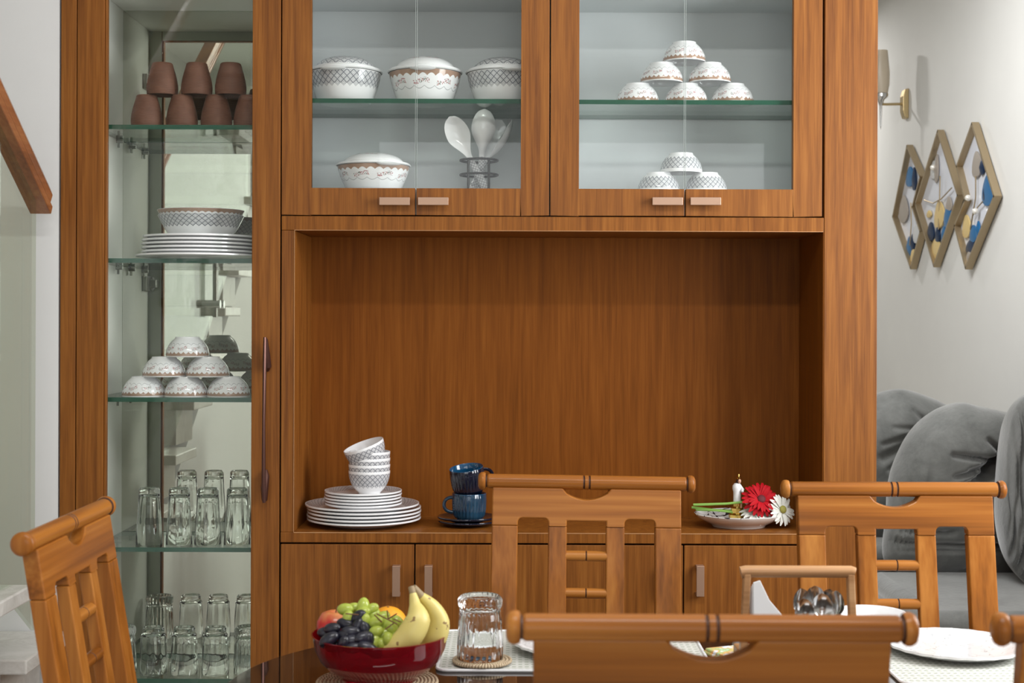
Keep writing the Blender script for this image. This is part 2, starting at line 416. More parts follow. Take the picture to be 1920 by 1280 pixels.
# ------------------------------------------------------------------ staircase at left
st = thing('staircase', 'pale marble staircase rising at the left edge beside the white wall', 'stairs', (0, 0, 0))
SX = -1.12
k = 0
for i in range(1, 14):
    zt = .61 + .1675*(i-1); yf = 3.58 - .27*(i-1)      # yf: low edge of the tread
    if yf < .2: break
    y1 = yf+.0 if i > 1 else 3.598
    MB().box(XL+.004, SX, yf-.29, min(y1+.02, 3.598), zt-.035, zt).build('tread', M['step'], st, smooth=False, bevel=.004)
    MB().box(XL+.004, SX-.07, yf-.262, y1-.004, zt-.16, zt-.037).build('riser', M['riser'], st, smooth=False)
MB().prism([(3.598, .0), (3.598, .44), (3.3, .44), (.6, 2.12), (.6, 0)], lambda a, b: (SX-.09, a, b), lambda a, b: (XL+.004, a, b)).build('stringer_wall', M['wall_cool'], st, smooth=False)
RX = -1.167
rail = thing('handrail', 'glossy brown wooden handrail sloping above the glass balustrade by the wall', 'handrail', (0, 0, 0))
sl = .62
def rz_(y): return 1.688 + (3.52-y)*sl
m_ = MB()
prof = [(-.026, -.030), (.026, -.030), (.030, -.012), (.024, -.004), (.030, .016), (.022, .038), (-.022, .038), (-.030, .016), (-.024, -.004), (-.030, -.012)]
vs = [(RX+a, y, rz_(y)+b) for y in (3.52, 1.4) for a, b in prof]
n = len(prof)
m_.add(vs, [tuple(range(n)), tuple(range(2*n-1, n-1, -1))]+[(i, (i+1) % n, (i+1) % n+n, i+n) for i in range(n)])
m_.build('rail_body', M['rail_wood'], rail, bevel=.002, angle=25)
bal = thing('glass_balustrade', 'greenish glass balustrade panel under the wooden handrail', 'balustrade', (0, 0, 0))
MB().prism([(3.47, .64), (3.47, rz_(3.47)-.032), (1.5, rz_(1.5)-.032), (1.5, rz_(1.5)-1.03)], lambda a, b: (RX-.005, a, b), lambda a, b: (RX+.005, a, b)).build('glass_panel', M['bal_glass'], bal, smooth=False)
for yy in (2.36,):
    zt = rz_(yy)-1.0
    MB().tube([(RX+.03, yy, zt), (RX+.03, yy, zt+.26)], .010, 12).build('baluster', M['grey_steel'], bal)
    for q in (0, -.07): MB().tube([(RX-.02, yy+q, zt+.05), (RX+.05, yy+q, zt+.05)], .016, 12).build('bracket', M['steel'], bal)

# ------------------------------------------------------------------ cabinets
Y0, YBK = 3.6, 3.905
def fx(x, y=0): return PX(x, Y0, y)
CT = 2.44
def shelf(parent, x0, x1, y0, z, name='glass_shelf'):
    t = .0115
    m = MB().box(x0, x1, y0, YBK-.004, z-t, z)
    m.mi = [1, 1, 1, 1, 0, 0]
    # box faces: x0,x1,y0,y1,z0,z1 order
    return m.build(name, [M['shelf_face'], M['shelf_edge']], parent, smooth=False)
# tall display unit
du = thing('display_cabinet', 'tall teak display cabinet with glass door, glass shelves and mirrored back', 'cabinet', (0, 0, 0))
xa, xb = fx(113, 500), fx(142, 500)
xd0, xd1 = fx(143.5, 500), fx(525, 500)
box('side_panel', M['veneer'], du, xa, xb, Y0, YBK+.02, 0, CT)
LW = fx(168, 500); RW = xd1-.012
box('lining_panel', M['lining'], du, xb+.001, LW, Y0+.026, YBK, .02, 2.26)
box('lining_panel', M['lining'], du, RW, RW+.010, Y0+.026, YBK, .02, 2.26)
box('lining_panel', M['lining'], du, LW+.0005, RW-.0005, Y0+.026, YBK-.001, 2.245, 2.262)
box('lining_panel', M['lining'], du, LW+.0005, RW-.0005, Y0+.026, YBK-.001, .02, .06)
box('top_panel', M['veneer_h'], du, xb+.001, xd1, Y0+.004, YBK+.02, 2.40, CT)
box('back_panel', M['veneer'], du, xb+.001, xd1, YBK+.006, YBK+.02, .02, 2.395)
box('mirror', M['mirror'], du, LW-.002, RW+.002, YBK, YBK+.005, .03, 2.25, bevel=0)
gx0, gx1 = fx(199, 500), fx(472, 500)
dr = box('door', M['veneer'], du, xd0, gx0-.006, Y0, Y0+.022, .03, 2.395); dr['label'] = 'tall framed glass door'
MB().box(gx1, xd1, Y0, Y0+.022, .03, 2.395).build('stile', M['veneer'], dr, smooth=False, bevel=.0015)
MB().box(gx0-.006, gx1, Y0, Y0+.022, 2.217, 2.395).build('rail', M['veneer_h'], dr, smooth=False, bevel=.0015)
MB().box(gx0-.006, gx1, Y0, Y0+.022, .03, .13).build('rail', M['veneer_h'], dr, smooth=False, bevel=.0015)
MB().box(gx0-.0055, gx0, Y0+.003, Y0+.02, .13, 2.217).build('bead', M['veneer'], dr, smooth=False, bevel=.001)
MB().box(gx0-.004, gx1+.004, Y0+.010, Y0+.014, .125, 2.222).build('glass_pane', M['pane'], dr, smooth=False)
for b_ in ((xd0, gx0-.006, .03, 2.395), (gx1, xd1, .03, 2.395), (gx0-.006, gx1, 2.217, 2.395), (gx0-.006, gx1, .03, .13)):
    MB().box(b_[0]+.002, b_[1]-.002 if b_[1] > gx0 else b_[1], Y0+.0222, Y0+.0245, b_[2]+.002, b_[3]-.002).build('inner_facing', M['facing'], dr, smooth=False)
# long handle
hm = MB()
ha, hb = P(497, 632, Y0-.022), P(496, 942, Y0-.022)
hx = ha.x
hm.tube([(hx, ha.y, ha.z), (hx, ha.y-.002, ha.z-.04), (hx-.002, ha.y-.003, (ha.z+hb.z)/2), (hx-.002, ha.y-.002, hb.z+.04), (hx-.001, ha.y, hb.z)], [.005, .006, .0045, .006, .005], 8, flat=.7)
hm.tube([(hx+.002, Y0-.018, ha.z-.004), (hx+.003, Y0-.016, ha.z-.045), (hx+.005, Y0-.008, ha.z-.075), (hx+.003, Y0-.002, ha.z-.085)], [.004, .009, .009, .004], 8)
hm.tube([(hx-.001, Y0-.016, hb.z+.004), (hx-.001, Y0-.016, hb.z+.035), (hx+.001, Y0-.008, hb.z+.065), (hx, Y0-.002, hb.z+.08)], [.007, .010, .009, .004], 8)
hm.build('handle', M['dark_bronze'], dr)
SHZ = [PZ(y, 3.635, 335) for y in (234, 484.5, 745, 1026, 1272)]
for z in SHZ:
    shelf(du, LW+.001, RW-.001, 3.635, z)
    for yy in (3.70, 3.84):
        MB().tube([(LW-.004, yy, z-.017), (LW+.018, yy, z-.017)], .005, 8).tube([(LW+.006, yy, z-.034), (LW+.006, yy, z-.004)], .0035, 6).build('shelf_pin', M['grey_steel'], du)
for hy in (97, 523):
    q = P(222, hy, 3.66)
    MB().box(LW, LW+.012, 3.635, 3.70, q.z-.022, q.z+.022).tube([(LW+.012, 3.645, q.z-.018), (LW+.02, 3.645, q.z), (LW+.012, 3.645, q.z+.018)], .008, 8).box(LW+.004, LW+.03, 3.623, 3.66, q.z-.012, q.z+.012).build('hinge', M['grey_steel'], du, bevel=.002)

# wall cabinets
def pull(parent, x, y, Y, vertical=False):
    q = P(x, y, Y); l, s_ = (.0385, .0098)
    m = MB()
    if vertical: m.box(q.x-s_, q.x+s_, Y-.024, Y-.017, q.z-l, q.z+l); m.box(q.x-s_, q.x+s_, Y-.0175, Y, q.z-l, q.z-l+.008); m.box(q.x-s_, q.x+s_, Y-.0175, Y, q.z+l-.008, q.z+l)
    else: m.box(q.x-l, q.x+l, Y-.024, Y-.017, q.z-s_, q.z+s_); m.box(q.x-l, q.x+l, Y-.0175, Y, q.z+s_-.006, q.z+s_)
    m.build('handle', M['bronze'], parent, smooth=False, bevel=.001)
ZD0 = PZ(404, Y0, 1035); ZR = PZ(353.5, Y0, 1035); ZD1 = 2.395; ZT = 2.285
def wall_cab(label, x0, xm, x1, g0, g1, hxs, shy):
    t = thing('wall_cabinet', label, 'cabinet', (0, 0, 0))
    X0, X1, XM, G0, G1 = fx(x0, 200), fx(x1, 200), fx(xm, 200), fx(g0, 200), fx(g1, 200)
    c0, c1 = X0-.0005, X1+.0005
    box('side_panel', M['cab_lining'], t, c0, c0+.018, Y0+.026, YBK+.02, ZD0, CT)
    box('side_panel', M['cab_lining'], t, c1-.018, c1, Y0+.026, YBK+.02, ZD0, CT)
    box('bottom_panel', M['cab_lining'], t, c0+.018, c1-.018, Y0+.026, YBK, ZD0+.002, ZR+.002)
    box('top_panel', M['cab_lining'], t, c0+.018, c1-.018, Y0+.026, YBK, 2.245, CT)
    box('back_panel', M['cab_lining'], t, c0+.018, c1-.018, YBK, YBK+.02, ZD0, CT)
    z = PZ(shy, 3.63, (x0+x1)/2)
    shelf(t, c0+.019, c1-.019, 3.63, z)
    for (a, b, s0, s1, hx, stile_left) in ((X0, XM-.0016, X0, G0, hxs[0], True), (XM+.0016, X1, G1, X1, hxs[1], False)):
        d = MB().box(s0, s1, Y0, Y0+.022, ZD0, ZD1).box(a if not stile_left else s1, b if stile_left else s0, Y0, Y0+.022, ZD0, ZR).box(a if not stile_left else s1, b if stile_left else s0, Y0, Y0+.022, ZT, ZD1).build('door', M['veneer'], t, smooth=False, bevel=.0012)
        ga, gb = (s1-.004, b) if stile_left else (a, s0+.004)
        MB().box(ga, gb, Y0+.009, Y0+.013, ZR-.003, ZT+.003).build('glass_pane', M['pane'], d, smooth=False)
        MB().box(*((b-.0007, b) if stile_left else (a, a+.0007)), Y0+.0085, Y0+.0135, ZR-.003, ZT).build('pane_edge', M['pane_edge'], d, smooth=False)
        pull(d, hx, 378.5, Y0)
    return t
wall_cab('left glass-fronted teak wall cabinet holding lidded casseroles and serving spoons', 528.5, 780, 1030, 583, 977, (741, 813), 185)
wall_cab('right glass-fronted teak wall cabinet holding pyramids of upturned bowls', 1032.5, 1285, 1542, 1085, 1488, (1250, 1321), 187.5)

# open niche unit
nu = thing('open_niche_unit', 'open teak serving niche between wall cabinets and base cabinets', 'shelf unit', (0, 0, 0))
NZT = PZ(433, Y0, 1048); ZCT = .8615
nx0, nx1 = fx(527, 700), fx(1544, 700); ni0, ni1 = fx(552, 700), fx(1543, 700)
zc0 = PZ(1018, Y0, 960)
box('top_rail', M['veneer_h'], nu, nx0, nx1, Y0+.001, YBK, NZT, ZD0-.003)
box('side_panel', M['veneer'], nu, nx0, ni0, Y0+.001, YBK, ZCT+.0, NZT-.0005)
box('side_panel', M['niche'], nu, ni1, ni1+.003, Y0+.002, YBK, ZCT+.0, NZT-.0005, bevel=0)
box('counter', M['veneer_h'], nu, nx0, nx1, Y0-.001, YBK, zc0, ZCT)
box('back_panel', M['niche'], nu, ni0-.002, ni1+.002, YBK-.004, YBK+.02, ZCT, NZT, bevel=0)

M['worn_edge'] = plain('worn_veneer_edge', (.52, .27, .12), .5)
for nm, b_ in (('edge_band', (ni0, ni1, Y0-.0018, Y0-.0009, ZCT-.0012, ZCT+.0006)), ('edge_band', (ni0-.0012, ni1, Y0-.0004, Y0+.0012, NZT-.0004, NZT+.0008)), ('edge_band', (ni0-.0012, ni0-.0002, Y0-.0004, Y0+.0012, ZCT, NZT))):
    box(nm, M['worn_edge'], nu, *b_, bevel=0)
# base cabinets
def base_cab(label, xs, hx):
    t = thing('base_cabinet', label, 'cabinet', (0, 0, 0))
    a, b = fx(xs[0], 1100), fx(xs[2], 1100)
    box('carcass', M['gap'], t, a+.002, b-.002, Y0+.024, YBK+.02, .02, zc0-.002)
    for i in (0, 1):
        d = box('door', M['veneer'], t, fx(xs[i], 1100)+.0017, fx(xs[i+1], 1100)-.0017, Y0, Y0+.022, .10, zc0-.0045)
        pull(d, hx[i], 1086.5, Y0, True)
    box('plinth', M['veneer_h'], t, a, b, Y0+.03, Y0+.045, 0, .095)
base_cab('left pair of flat teak base cabinet doors with bronze pulls behind the fruit bowl', (525, 777.5, 1030), (744, 804))
base_cab('right pair of flat teak base cabinet doors under the flower dish', (1030, 1281.5, 1543), (1250, 1311))
box('gable_panel', M['veneer'], None, fx(1545.5, 450), fx(1645, 450), Y0, 3.975, 0, CT)
g_ = bpy.data.objects['gable_panel']; tag(g_, 'wide upright teak end panel closing the right side of the cabinets', 'panel')
struct(box('gap_shade_1', M['gap'], None, fx(526, 500)-.0, fx(526, 500)+.0008, Y0+.01, YBK, .02, CT, bevel=0))  # near-black strip, paints the shade of the gap between tall unit and neighbours

# ------------------------------------------------------------------ crockery makers
def fillet(pts, n=4):
    return pts
def bowl_mesh(name, mat, r, h, foot, steep):
    """upright bowl; outer patterned, inner white"""
    o = [(0, .002), (foot*.85, .002), (foot*.88, 0), (foot, 0), (foot*1.03, .004)]
    for i in range(1, 9):
        t = i/8; o.append((foot*1.03+(r-foot*1.03)*(1-(1-t)**2.3)**.9, .004+(h-.004)*t))
    th = .0022
    i_ = [(r-.0005, h+.0006), (r-th, h+.0002)]
    for (a, b) in reversed(o[4:-1]): i_.append((max(a-th, .001), b+th))
    i_.append((0, .004+th))
    pr = o+i_; mis = [0]*(len(o)-1)+[1]*(len(i_))
    return MB().lathe(pr, 40, mis=mis).mesh(name, [mat, M['white_china']], angle=50)
lace_bowl_me = bowl_mesh('bowl', M['lace_bowl'], .0558, CB_H, .031, 2.1)
low_grid_bowl_me = bowl_mesh('bowl', M['grid_bowl_low'], .0555, CB_H, .031, 2.1)
grid_bowl_me = bowl_mesh('bowl', M['grid_bowl'], .0548, GB_H, .029, 2.6)
def inverted(me, name, x, ytop_or_z, Y, label, cat, group, h, z=None):
    q = P(x, 600, Y); zz = z
    o = put(name, me, loc=(q.x, Y, zz+h), rot=(pi, 0, random.uniform(0, 6.28)))
    return tag(o, label, cat, group)

# --- display cabinet, third shelf: pyramid of six lace bowls
def pyramid(me, rows, Y, z0, h, where, group, words):
    for r, xs in enumerate(rows):
        z = z0+.0005+r*(h+.0004)
        for i, x in enumerate(xs):
            rw = 'bottom row' if r == 0 else 'middle row'
            pos = {3: (rw+' left', rw+' centre', rw+' right'), 2: (rw+' left', rw+' right'), 1: ('topmost',)}[len(xs)][i]
            inverted(me, 'bowl', x, None, Y, '%s %s, upturned, %s' % (words, where, pos), 'bowl', group, h, z)
pyramid(lace_bowl_me, [(270, 349.5, 429), (308, 390), (352,)], 3.70, SHZ[2], CB_H, 'in the tall display cabinet pyramid', 'lace bowls in the display cabinet', 'white lace-rimmed bowl')
zB = PZ(187.5, 3.63, 1287)
pyramid(lace_bowl_me, [(1194, 1285, 1372), (1239, 1329), (1281,)], 3.72, zB, CB_H+.003, 'in the right wall cabinet pyramid', 'lace bowls in the wall cabinet', 'white lace-rimmed bowl')
pyramid(low_grid_bowl_me, [(1234, 1323), (1276,)], 3.72, ZR+.002, CB_H-.0005, 'on the right wall cabinet floor', 'lattice bowls in the wall cabinet', 'white lattice-print bowl')

# --- clay cups
pr = [(0, .003), (.022, .003), (.024, 0), (.0265, .002), (.0290, .012), (.0335, .027), (.0375, .043), (.0400, .058), (.0405, .068), (.0395, .080), (.0380, .0835), (.0360, .082), (.0370, .068), (.035, .045), (.026, .012), (0, .008)]
cup_me = MB().lathe(pr, 40).mesh('clay_cup', M['clay'], angle=50)
names = ['leftmost', 'second from left', 'third from left', 'rightmost, partly hidden']
for i, x in enumerate((274, 340, 404.5, 466)):
    inverted(cup_me, 'clay_cup', x, None, 3.695, 'upturned brown clay cup on the top glass shelf, lower row, %s' % names[i], 'cup', 'clay cups on the top shelf', .0835, SHZ[0]+.0005)
for i, x in enumerate((303, 367.5, 431)):
    inverted(cup_me, 'clay_cup', x, None, 3.695, 'upturned brown clay cup in the upper row, %s' % ('leftmost, beside the hinge', 'middle one', 'rightmost one')[i], 'cup', 'clay cups on the top shelf', .0835, SHZ[0]+.0005+.0839)
inverted(cup_me, 'clay_cup', 486, None, 3.78, 'dark upturned clay cup half hidden behind the door stile, behind the others', 'cup', 'clay cups on the top shelf', .0835, SHZ[0]+.0005)

# --- plates
def plate_mesh(name, mat, r, h, th=.0028, foot=.6, seg=56, wav=None):
    o = [(0, .0015), (r*foot*.92, .0015), (r*foot*.94, 0), (r*foot, 0), (r*(foot+.03), .003)]
    for i in range(1, 8):
        t = i/7; o.append((r*(foot+.03)+(r-r*(foot+.03))*t, .003+(h-.003)*t**1.7))
    o[-1] = (r-.0035, h-.0035); o += [(r-.0004, h-.002), (r, h+.0005)]
    i_ = [(r-.0004, h+.0022), (r-.002, h+.0026)]
    for (a, b) in reversed(o[5:-3]): i_.append((a-.001, b+th))
    i_.append((r*foot*.9, .003+th)); i_.append((0, .003+th))
    return MB().lathe(o+i_, seg, mis=[0]*(len(o)-1)+[1]*len(i_), rmod=wav).mesh(name, [M['white_china'], mat], angle=50)
xP = PX(375, 3.74)
me = plate_mesh('platter', M['white_china'], .166, .010)
tag(put('platter', me, loc=(xP+.001, 3.735, SHZ[1]+.0004)), 'wide flat white platter lying at the bottom of the plate stack in the display cabinet', 'plate')
me = plate_mesh('dinner_plate', M['white_china'], .150, .013)
ordw = ['lowest', 'second from the bottom', 'middle', 'second from the top', 'topmost']
zz = SHZ[1]+.0082
for i in range(5):
    tag(put('dinner_plate', me, loc=(xP+random.uniform(-.003, .003), 3.745, zz+.0098*i)), 'plain white dinner plate in the display cabinet stack, %s of five' % ordw[i], 'plate', 'dinner plates in the display cabinet')
zz += .0098*4+.0135
def flare(name, mat, r, h, foot):
    o = [(0, .002), (foot*.9, .002), (foot, 0), (foot*1.05, .004)]
    for i in range(1, 8):
        t = i/7; o.append((foot*1.05+(r-foot*1.05)*t**.85, .004+(h-.004)*t))
    i_ = [(r-.001, h+.001)]+[(a-.003, b+.002) for a, b in reversed(o[3:-1])]+[(0, .007)]
    return MB().lathe(o+i_, 56, mis=[0]*(len(o)-1)+[1]*len(i_)).mesh(name, [mat, M['white_china']], angle=50)
tag(put('serving_bowl', flare('serving_bowl', M['grid_big'], .112, .056, .078), loc=(xP, 3.75, zz)), 'wide lattice-print serving bowl standing on the plate stack in the display cabinet', 'bowl')
tag(put('serving_bowl', flare('serving_bowl', M['lace_big'], .1135, .060, .074), loc=(xP, 3.75, zz+.0095)), 'wide brown lace-rimmed serving bowl nested in the lattice serving bowl', 'bowl')

# --- drinking glasses
def glass_mesh(name, outer, inner, rmod, mat, seg=48):
    return MB().lathe(outer+inner, seg, rmod=rmod).mesh(name, mat, angle=50)
def facet(nf, amp, z0, z1):
    def f(t, z, k):
        a = amp*max(0, min(1, (z-z0)/.006))*max(0, min(1, (z1-z)/.006))
        return 1-a*(1-abs(cos(nf*t/2)))
    return f
# tall tumbler: upright: narrow thick base, wide mouth
o = [(0, .003), (.018, .003), (.0235, 0), (.0265, .004), (.0275, .010), (.0275, .020), (.029, .05), (.0315, .09), (.0345, .143)]
i_ = [(.0338, .1448), (.0330, .144), (.0302, .09), (.0275, .05), (.0258, .024), (.018, .015), (0, .014)]
k0 = len(o)
tall_me = glass_mesh('tumbler', o, i_, lambda t, z, k: (1-(.05*(1-abs(cos(5*t)))*(1-z/.16) if .008 < z < .10 and k < k0 else 0)), M['glass'])
o = [(0, .003), (.020, .003), (.0255, 0), (.0275, .003), (.0275, .013), (.032, .020), (.0335, .045), (.0345, .075), (.0352, .118)]
i_ = [(.0343, .1195), (.0336, .118), (.0326, .08), (.0310, .045), (.0295, .026), (.02, .017), (0, .016)]
k1 = len(o)
facet_me = glass_mesh('tumbler', o, i_, lambda t, z, k: (1-(.07*(1-abs(cos(5*t))) if .016 < z < .075 and k < k1 else 0)), M['glass'])
o = [(0, .004), (.026, .004), (.034, 0), (.0375, .003), (.0385, .007), (.0385, .012), (.0385, .016), (.0375, .022), (.0355, .026), (.0365, .030), (.038, .06), (.040, .092), (.0405, .118)]
i_ = [(.0398, .1195), (.0388, .118), (.0380, .09), (.0352, .05), (.0328, .028), (.022, .020), (0, .019)]
k2 = len(o)
def ribm(t, z, k):
    if k >= k2: return 1
    if .006 < z < .02: return 1+.03*sin(24*t)
    if .029 < z < .095: return 1+.06*abs(sin(12*t))-.035
    return 1
rib_me = glass_mesh('ribbed_glass', o, i_, ribm, M['glass'], 144)
pos = ['leftmost', 'second from left', 'third from left', 'rightmost, by the door stile']
for i, x in enumerate((281, 337.5, 391, 446)):
    inverted(tall_me, 'tumbler', x, None, 3.69, 'tall clear tumbler upside down on the fourth shelf, %s' % pos[i], 'glass', 'tall tumblers in the display cabinet', .1448, SHZ[3]+.0005)
for i, x in enumerate((290, 347.5, 406)):
    inverted(facet_me, 'tumbler', x, None, 3.69, 'short faceted clear tumbler upside down on the bottom shelf, %s one of three' % ('left', 'middle', 'right')[i], 'glass', 'faceted tumblers on the bottom shelf', .1195, SHZ[4]+.0005)
for i, x in enumerate((228, 470)):
    inverted(rib_me, 'ribbed_glass', x, None, 3.70, 'ribbed clear glass upside down at the %s end of the bottom shelf' % ('left', 'right')[i], 'glass', 'ribbed glasses on the bottom shelf', .1195, SHZ[4]+.0005)

# --- casseroles
def casserole(label, x, Y, z, kind, rz, sc=1.0):
    t = thing('casserole', label, 'casserole', (PX(x, Y, 150), Y, z), rz, 'lidded casseroles in the left wall cabinet')
    r, h = .0945, .088
    o = [(0, .002), (.062, .002), (.064, 0), (.068, .002), (.074, .012), (.082, .035), (.088, .055), (.0925, .075), (r, h)]
    i_ = [(r-.001, h+.001), (r-.004, h)]+[(a-.004, b+.003) for a, b in reversed(o[4:-1])]+[(0, .006)]
    body = MB().lathe(o+i_, 56, mis=[0]*(len(o)-1)+[1]*len(i_)).build('body', [M[kind+'_cass'], M['white_china']], t, angle=50)
    l = [(r+.002, h+.0015), (r+.0045, h+.004), (r+.003, h+.0075), (r-.001, h+.0085), (r-.001, h+.0115), (r-.006, h+.0125), (.080, h+.015)]
    l2 = [(.080, h+.0152), (.074, h+.026), (.062, h+.036), (.045, h+.044), (.02, h+.049), (0, h+.050)]
    pr = l+l2+[(0, h+.045), (.042, h+.039), (.058, h+.031), (.070, h+.020), (.078, h+.010), (.088, h+.004), (r-.001, h+.0015)]
    lid = MB().lathe(pr, 56, mis=[0]*(len(l))+[1]*(len(l2)-1)+[0]*8).build('lid', [M['white_china'], M[kind+'_lid']], t, angle=50)
    for sg in (-1, 1):
        hd = MB().ell((0, sg*(r+.004), h-.001), (.034, .017, .0055), seg=20, rings=8).build('lug_handle', M['white_china'], t)
    t.scale = (1, 1, sc)
    return t
zA = PZ(184.5, 3.63, 780)
casserole('lattice-print lidded casserole at the left end of the upper glass shelf', 647, 3.735, zA+.0003, 'grid', -.2, .90)
casserole('brown lace-print lidded casserole in the middle of the upper glass shelf', 797, 3.735, zA+.0003, 'lace', .0, .90)
casserole('lattice-print lidded casserole at the right end of the upper shelf, cut by the frame', 943, 3.735, zA+.0003, 'grid', .3, .89)
casserole('brown lace-print lidded casserole alone on the wall cabinet floor', 701, 3.735, ZR+.0025, 'lace', .5, .74)

# --- serving spoon holder and spoons
hx_, hY = PX(898, 3.74, 330), 3.745; zf = ZR+.0025
wr = .049; ht = .084
t = thing('spoon_holder', 'round black wire holder standing in the left wall cabinet', 'holder', (hx_, hY, zf))
for zz_ in (.003, .046, ht):
    MB().tube([(wr*cos(a*pi/20), wr*sin(a*pi/20), zz_) for a in range(41)], .0032, 8, caps=False).build('ring', M['black_wire'], t)
for a in (-1.0, -2.15, 1.57):
    MB().tube([(wr*cos(a), wr*sin(a), .001), (wr*cos(a), wr*sin(a), ht)], .0034, 8).build('post', M['black_wire'], t)
def spoon_mesh(L=.215, hw=.032, hl=.118):
    """handle up from z=0, oval cupped head at the top, face towards -y"""
    m = MB(); n = 40; prev = None; vs = []; seg = 10
    for i in range(n+1):
        z = L*i/n
        if z < L-hl: w_ = .0105-.003*(z/(L-hl)); cup = .0
        else:
            q = (z-(L-hl))/hl
            sm = min(1, q/.56); sm = sm*sm*(3-2*sm)
            w_ = .0075+(hw-.0075)*sm if q < .56 else max(.002, hw*(1-((q-.56)/.44)**2)**.5)
            cup = .020*max(0, sin(pi*q))**.8
        y0 = .012*(z/L)**2-.004
        for side in (0, 1):
            for j in range(seg+1):
                s_ = -1+2*j/seg
                y = y0+cup*(1-s_*s_)*.9 + (.0018 if side else -.0018)*(1-abs(s_)**6)
                vs.append((w_*s_, y, z))
    st_ = 2*(seg+1); fs = []; ms = []
    for i in range(n):
        for side in (0, 1):
            for j in range(seg):
                a = i*st_+side*(seg+1)+j; b = a+1; c = b+st_; d = a+st_
                fs.append((a, b, c, d)); ms.append(1 if i/n*L < (L-hl)*.92 else 0)
        for j in (0, seg):
            a = i*st_+j; b = a+seg+1; fs.append((a, b, b+st_, a+st_)); ms.append(1 if i/n*L < (L-hl)*.92 else 0)
    m.v = vs; m.f = [list(q) for q in fs]; m.mi = ms
    return m.mesh('serving_spoon', [M['white_china'], M['grid_handle']], angle=60)
sp = spoon_mesh()
def aim(loc, headpx, Yh, spin):
    """orient local +z from loc towards the pixel-derived head tip"""
    d = (P(headpx[0], headpx[1], Yh)-Vector(loc)).normalized()
    y = (Vector((0, 1, 0))-d*d.y).normalized(); x = y.cross(d)
    return Matrix((x, y, d)).transposed().to_4x4() @ Matrix.Rotation(spin, 4, 'Z')
def place_spoon(off, head, Yh, spin, label):
    loc = (hx_+off[0], hY+off[1], zf+.004)
    o = put('serving_spoon', sp); o.matrix_world = Matrix.Translation(loc) @ aim(loc, head, Yh, spin)
    tag(o, label, 'spoon', 'white serving spoons in the wire holder')
place_spoon((.022, -.018), (838, 213), 3.70, -.25, 'white serving spoon leaning left in the black wire holder, hollow side shown')
place_spoon((.003, .006), (908, 204), 3.72, 3.3, 'white serving spoon standing upright in the middle of the wire holder, rounded back shown')
place_spoon((-.016, .016), (958, 215), 3.75, -1.45, 'white serving spoon leaning right in the wire holder, seen edge-on in front')
place_spoon((-.022, .004), (945, 221), 3.79, .4, 'white serving spoon leaning right in the wire holder, behind the edge-on one')

# ------------------------------------------------------------------ niche: plate stack
xs_ = PX(683, 3.75, 960)
me = plate_mesh('dinner_plate', M['grid_plate'], .150, .017, foot=.62)
for i in range(5):
    tag(put('dinner_plate', me, loc=(xs_+random.uniform(-.003, .003)-(i == 4)*.004, 3.75, ZCT+.0006+.0092*i), rot=(0, 0, i)), 'large lattice-rimmed dinner plate in the niche stack, %s of five' % ordw[i], 'plate', 'large plates in the niche')
zz = ZCT+.0006+.0092*4+.0065
me = plate_mesh('side_plate', M['grid_side_plate'], .1015, .014, foot=.62)
for i in range(5):
    tag(put('side_plate', me, loc=(xs_-.002+random.uniform(-.002, .002), 3.74, zz+.0079*i), rot=(0, 0, i)), 'small lattice-rimmed side plate in the niche stack, %s of five' % ordw[i], 'plate', 'small plates in the niche')
zz += .0079*4+.0065
bo = ['bottom', 'second from the bottom', 'third from the bottom', 'just under the tilted one']
xb_ = PX(692.5, 3.74, 900)
for i in range(4):
    tag(put('bowl', grid_bowl_me, loc=(xb_, 3.74, zz+.0168*i), rot=(0, 0, i*1.3)), 'white lattice-print bowl stacked upright in the niche, %s' % bo[i], 'bowl', 'stacked bowls in the niche')
o = put('bowl', grid_bowl_me); o.matrix_world = Matrix.Translation((xb_+.004, 3.74, zz+.0168*3+.0215)) @ Matrix.Rotation(R(-19), 4, 'Y') @ Matrix.Rotation(R(8), 4, 'X')
tag(o, 'white lattice-print bowl lying tilted on top of the niche bowl stack', 'bowl', 'stacked bowls in the niche')

# --- mugs
def mug(label, x, Y, z, mats, hang, rot=None):
    t = thing('mug', label, 'mug', (PX(x, Y, 900), Y, z))
    o = [(0, .003), (.030, .003), (.032, 0), (.037, .002), (.041, .010), (.0435, .025), (.0445, .045), (.0450, .066)]
    i_ = [(.0443, .0672), (.0430, .066), (.0418, .045), (.040, .02), (.034, .008), (0, .006)]
    MB().lathe(o+i_, 112, mis=[0]*(len(o)-1)+[1]*len(i_), rmod=lambda a, zq, k: 1+(.045*(abs(sin(14*a))-.5) if 3 < k < len(o)-1 else 0)).build('body', mats, t, angle=50)
    pts = [(.0425+.024*sin(pi*q/12)**.8, 0, .056-.040*q/12+.004*sin(pi*q/6)) for q in range(13)]
    h = MB().tube(pts, .0042, 10, flat=1.2).build('handle', mats[0], t); h.rotation_euler = (0, 0, hang)
    if rot: t.rotation_euler = rot
    return t
def saucer(label, x, Y, z):
    me = plate_mesh('saucer', M['navy'], .078, .012, foot=.55); me.materials[0] = M['navy']
    return tag(put('saucer', me, loc=(PX(x, Y, 960), Y, z)), label, 'saucer', 'dark blue saucers in the niche')
saucer('dark blue glossy saucer lying directly on the niche counter', 877, 3.735, ZCT+.0005)
saucer('dark blue glossy saucer under the lower blue mug, upper of two', 876, 3.735, ZCT+.0105)
mug('blue ribbed mug standing on the dark saucers with its handle at left', 880, 3.735, ZCT+.0175, [M['blue'], M['teal']], R(178))
mug('dark navy ribbed mug tilted on top of the blue mug with its handle at right', 880, 3.735, ZCT+.0865, [M['navy'], M['teal']], R(10), (R(9), R(-7), 0))

